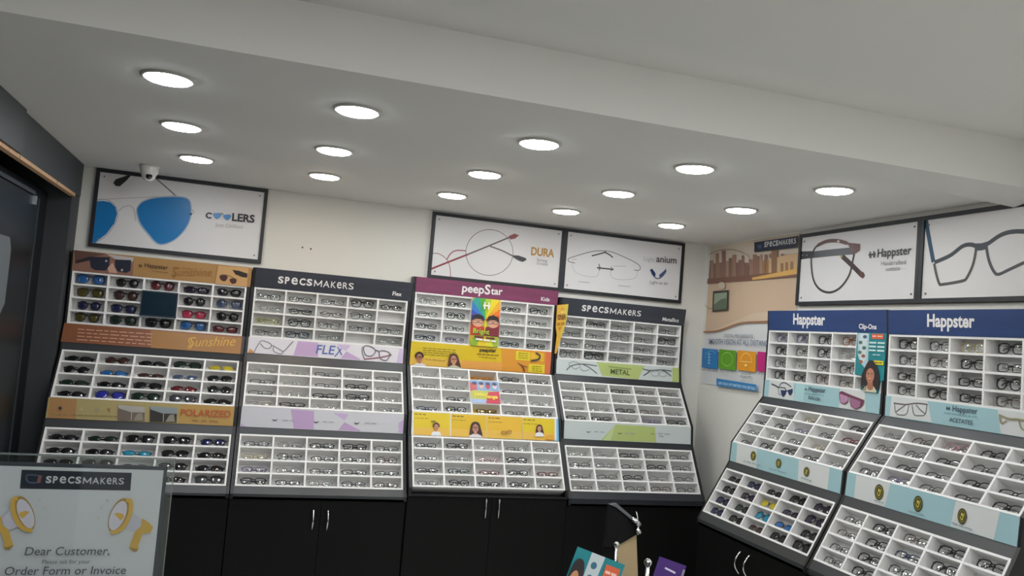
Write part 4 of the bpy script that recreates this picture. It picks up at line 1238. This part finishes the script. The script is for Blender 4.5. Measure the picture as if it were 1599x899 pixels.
# yellow tapering leaflet hanging at the green-bannered rack
def tp(cx, cy): return (2.657 + (cx - 81) * .000456 + (cy - 54) * .0000361 - 2.63, 1.954 - (cy - 54) * .000431 + (cx - 81) * .000042 - 1.6)
out = [tp(*p) for p in [(90, 55), (250, 40), (235, 180), (215, 290), (180, 420), (135, 540), (105, 650), (75, 738), (52, 733), (66, 620), (84, 470), (68, 370), (80, 200)]]
P = Print(.12, .38, mat('#d5a638', .45), .0015, outline=out)
P.poly([tp(*p) for p in [(200, 60), (250, 40), (235, 180), (200, 330), (150, 500), (130, 480), (185, 300)]], mat('#c9b84a'))
P.text('BUY 1', tp(145, 118), tp(195, 116), mat('#8a6a20'), .02); P.text('GET 1', tp(140, 165), tp(200, 164), mat('#e8dcae'), .03); P.text('FREE', tp(95, 235), tp(212, 232), mat('#6a4416'), .05); P.micro(tp(95, 265), tp(205, 262), .012, mat('#8a5a1c'), 3); P.micro(tp(80, 345), tp(190, 335), .018, mat('#a8741e'), 2)
P.poly([tp(*p) for p in [(100, 370), (150, 360), (120, 420)]], mat('#c47a28'))
tag(P.build('promo_leaflet', None, T((2.63, -.1125, 1.6)) @ RZ(-.0)), 'yellow tapering leaflet hanging at the left edge of the green-bannered rack', 'leaflet')

# ================================================================== FOREGROUND COUNTER, SIGN AND LEAFLETS
t = thing('counter', 'low black counter below the picture edge carrying the sign and leaflet stand', 'counter', T((1.2, -3.1, 0)))
b = MB(); b.box(-.95, .85, -.24, .2, 0, .95, BLACK); b.build('body', t)
b = MB(); b.bbox(-.97, .87, -.26, .22, .95, .975, mat('#2a2a2c', .3), .006); b.build('worktop', t)

t = thing('sign_holder', 'clear acrylic holder with a customer notice in the lower left foreground', 'sign holder', T((.437, -3.03, .9755)))
SW, SH = .316, .437
def ACR(n, g): return clear(n, (.965, .985, .98), g, .02)
b = MB(); b.box(-.022, SW + .024, -.007, -.0035, .004, SH + .022, ACR('acrylic_front', .03)); b.build('front_pane', t)
b = MB(); b.box(-.022, SW + .024, .0035, .007, .004, SH + .022, ACR('acrylic_back', .03)); b.build('back_pane', t)
EDG = clear('acrylic_edge', (.8, .84, .82), .1, .1, '#7f8a86', .6)
b = MB(); b.box(-.022, SW + .024, -.007, .007, SH + .022, SH + .0235, EDG); b.box(SW + .024, SW + .0255, -.007, .007, .004, SH + .0235, EDG); b.box(-.0235, -.022, -.007, .007, .004, SH + .0235, EDG); b.build('edge', t)
b = MB(); b.bbox(-.024, SW + .026, -.05, .05, 0, .004, ACR('acrylic_foot', .06), .004); b.build('foot', t)
b = MB(); b.box(.0, SW + .012, .0004, .0028, .006, SH + .007, mat('#3a3f48', .6)); b.build('dark_rim_sheet', t)  # dark sheet whose rim paints the dark refracted by the acrylic edges
P = Print(.3118, .4225, mat('#d3d4d6', .5), .0012)
P.trace([(-86, 155), (1100, 189), (946, 1634), (-268, 1686)])
P.poly([(148, 184), (886, 205), (876, 324), (135, 311)], mat('#1c2230'))
P.logo((308, 274), (832, 283), mat('#d9dade'), .98)
P.stroke([(180, 225), (188, 262), (225, 272), (258, 266), (268, 232), (250, 222), (205, 218)], .003, mat('#4a5878'), True); P.stroke([(275, 222), (266, 250), (262, 272)], .006, mat('#8a5a5c'))
YL, YD, LAV = mat('#d3ae56', .4), mat('#a88a44', .4), mat('#c9c8d2', .4)
def megaphone(P, m):
    X = (lambda x, y: (x, y)) if not m else (lambda x, y: (972 - x + (y - 480) * -.035, y + (-14 if x > 0 else -14)))
    P.poly([X(*p) for p in [(860, 400), (900, 470), (955, 520), (940, 575), (900, 600), (845, 580)]], LAV)
    P.poly([X(*p) for p in [(955, 508), (1005, 540), (1030, 570), (1010, 608), (960, 612), (930, 690), (932, 715), (905, 730), (868, 705), (905, 600), (950, 560)]], YL)
    P.poly([X(*p) for p in [(868, 700), (905, 712), (932, 715), (918, 730), (895, 730)]], YD)
    el = [(800 + 62 * math.cos(a) + 40 * math.sin(a) * -1 * -1 * .9, 488 + 0 * math.cos(a) - 115 * math.sin(a)) for a in [2 * math.pi * i / 24 for i in range(24)]]
    P.poly([X(*p) for p in el], YD); 
    P.poly([X(800 + 52 * math.cos(a) + 33 * math.sin(a) - 6, 490 - 98 * math.sin(a)) for a in [2 * math.pi * i / 24 for i in range(24)]], mat('#cfcdd6', .4))
    P.poly([X(*p) for p in [(768, 478), (795, 470), (830, 480), (838, 500), (812, 522), (790, 500)]], YL)
    P.stroke([X(850, 385), X(880, 400), X(875, 480), X(835, 560), X(790, 595), X(745, 600)], .008, YL)
megaphone(P, False); megaphone(P, True)
for x, y in ((725, 388), (684, 435), (662, 502), (272, 382), (308, 432), (314, 500)): P.disc(x, y, 9, mat('#aeb0b2'), 8, 5)
INK2 = mat('#4c4e54')
P.text('Dear Customer,', (172, 752), (738, 748), INK2, .004, 1.0, .12)
P.text('Please ask for your', (288, 808), (608, 806), INK2, 0, 1.0, .1)
P.text('Order Form or Invoice', (34, 884), (846, 876), INK2, .004, 1.0, .1)
for i in range(4): P.micro((90, 970 + i * 60), (760, 966 + i * 60), .008, mat('#8a8c90'), 6)
P.build('notice', t, T((.0098, -.002, .0144)))

# chrome rods with ball tips
t = thing('leaflet_stand', 'chrome stand of two ball-tipped rods behind the tilted leaflets', 'leaflet stand', T((1.755, -3.125, .9755)))
b = MB(); b.lathe([(.05, 0), (.05, .008), (.02, .014), (.012, .02)], CHROME, 28); b.build('base', t, smooth=False)
for x, y, zt, r, rb in ((-.034, .0, .319, .0024, .0062), (.047, .0, .2786, .0048, .009)):
    b = MB(); b.tube([(x * .2, y * .2, .012), (x * .7, y, .05), (x, y, .09), (x, y, zt - .005)], r, CHROME, 8); rod = b.build('rod', t, smooth=True)
    b = MB(); b.lathe([(max(.0006, rb * math.sin(a)), zt - rb * math.cos(a)) for a in [math.pi * i / 10 for i in range(11)]], CHROME, 14, c=(x, y, 0)); b.build('ball_tip', rod, smooth=True)

# teal leaflet: leaning to the right
w, h = .120, .306
P = Print(w, h, TEAL, .0015)
Wt = T((1.5025, -3.195, 1.0155)) @ RY(.33) @ RX(-.03)
P.poly([(w * .30, h), (w * .58, h), (w * .52, h * .55), (w * .40, h * .45), (w * .30, h * .6)], mat('#bcc8ca'))
for y in (.92, .83, .74): P.disc(w * .42, h * y, w * .06, mat('#3a6a80'), h * .025)
P.rect(w * .64, h * .86, w * .94, h * .96, mat('#d0603e')); P.micro((w * .67, h * .90), (w * .9, h * .90), h * .02, mat('#efc4b4'), 2)
for y in (.76, .69, .62): P.micro((w * .58, h * y), (w * .95, h * y), h * .03, mat('#bcdcd8'), 2)
P.poly([(w * .02, h * .55), (w * .02, h * .85), (w * .10, h * .93), (w * .24, h * .9), (w * .32, h * .72), (w * .3, h * .5)], mat('#2a2224'), True)
P.disc(w * .13, h * .74, w * .10, mat('#c08a62'), h * .11)
for x in (.09, .17): P.disc(w * x, h * .765, w * .018, mat('#2a1c1a'), h * .009)
P.disc(w * .13, h * .69, w * .035, mat('#a03c3a'), h * .013)
P.rect(0, 0, w, h * .4, mat('#c9c4ac'))
tag(P.build('leaflet', None, Wt), 'tilted teal leaflet with a woman and an orange label at the bottom edge', 'leaflet')

# purple leaflet
w, h = .071, .300
P = Print(w, h, mat('#43246e', .35), .0015)
P.disc(w * .5, h * .68, w * .36, mat('#5d5a86'), h * .12); P.micro((w * .3, h * .93), (w * .7, h * .92), .004, mat('#d0c8dc'), 1); P.rect(w * .92, 0, w, h * .97, mat('#8a8698')); P.stroke([(w * .6, h * .82), (w * .75, h * .75), (w * .8, h * .66)], .002, mat('#9a92b8'))
tag(P.build('leaflet', None, T((1.708, -3.195, .998)) @ RY(.30) @ RX(-.03)), 'tilted purple leaflet at the bottom edge beside the right chrome ball', 'leaflet')

# black and tan folded stand between the leaflets
t = thing('folded_stand', 'black folded display stand with tan lower panel between teal and purple leaflets', 'display stand', T((1.752, -3.05, .9695 + .006)))
def slab(pts, y0, y1, m, name, par):
    b = MB(); n = len(pts)
    vs = [(x, y0 + .0 * z, z) for x, z in pts] + [(x, y1, z) for x, z in pts]
    tri = tessellate_polygon([[Vector((x, z, 0)) for x, z in pts]])
    b.add(vs, [tuple(q) for q in tri] + [tuple(n + i for i in q) for q in tri] + [(i, (i + 1) % n, n + (i + 1) % n, n + i) for i in range(n)], m)
    return b.build(name, par)
slab([(-.03, .295), (-.026, .394), (-.010, .397), (.050, .352), (.048, .325), (.002, .300)], -.012, .0, mat('#09090a', .7, 0, .2), 'flap', t)
slab([(-.027, .3945), (-.010, .3975), (.040, .362), (.044, .352), (-.010, .388)], -.016, -.0122, mat('#5a5c60', .45), 'trim_edge', t)
slab([(.0, .300), (.05, .325), (.075, .12), (.08, 0), (.03, 0), (.024, .18)], -.008, .0, mat('#a8946e', .7), 'panel', t)
slab([(-.028, .295), (.0, .300), (.024, .18), (.03, 0), (-.025, 0)], -.004, .002, mat('#070708', .7, 0, .2), 'back', t)
b = MB(); b.tube([(.030, -.018, .362), (.040, -.021, .358), (.050, -.018, .349)], .006, CHROME, 8); b.tube([(.044, -.018, .340), (.052, -.019, .330)], .006, CHROME, 8); b.build('clasp', t, smooth=True)
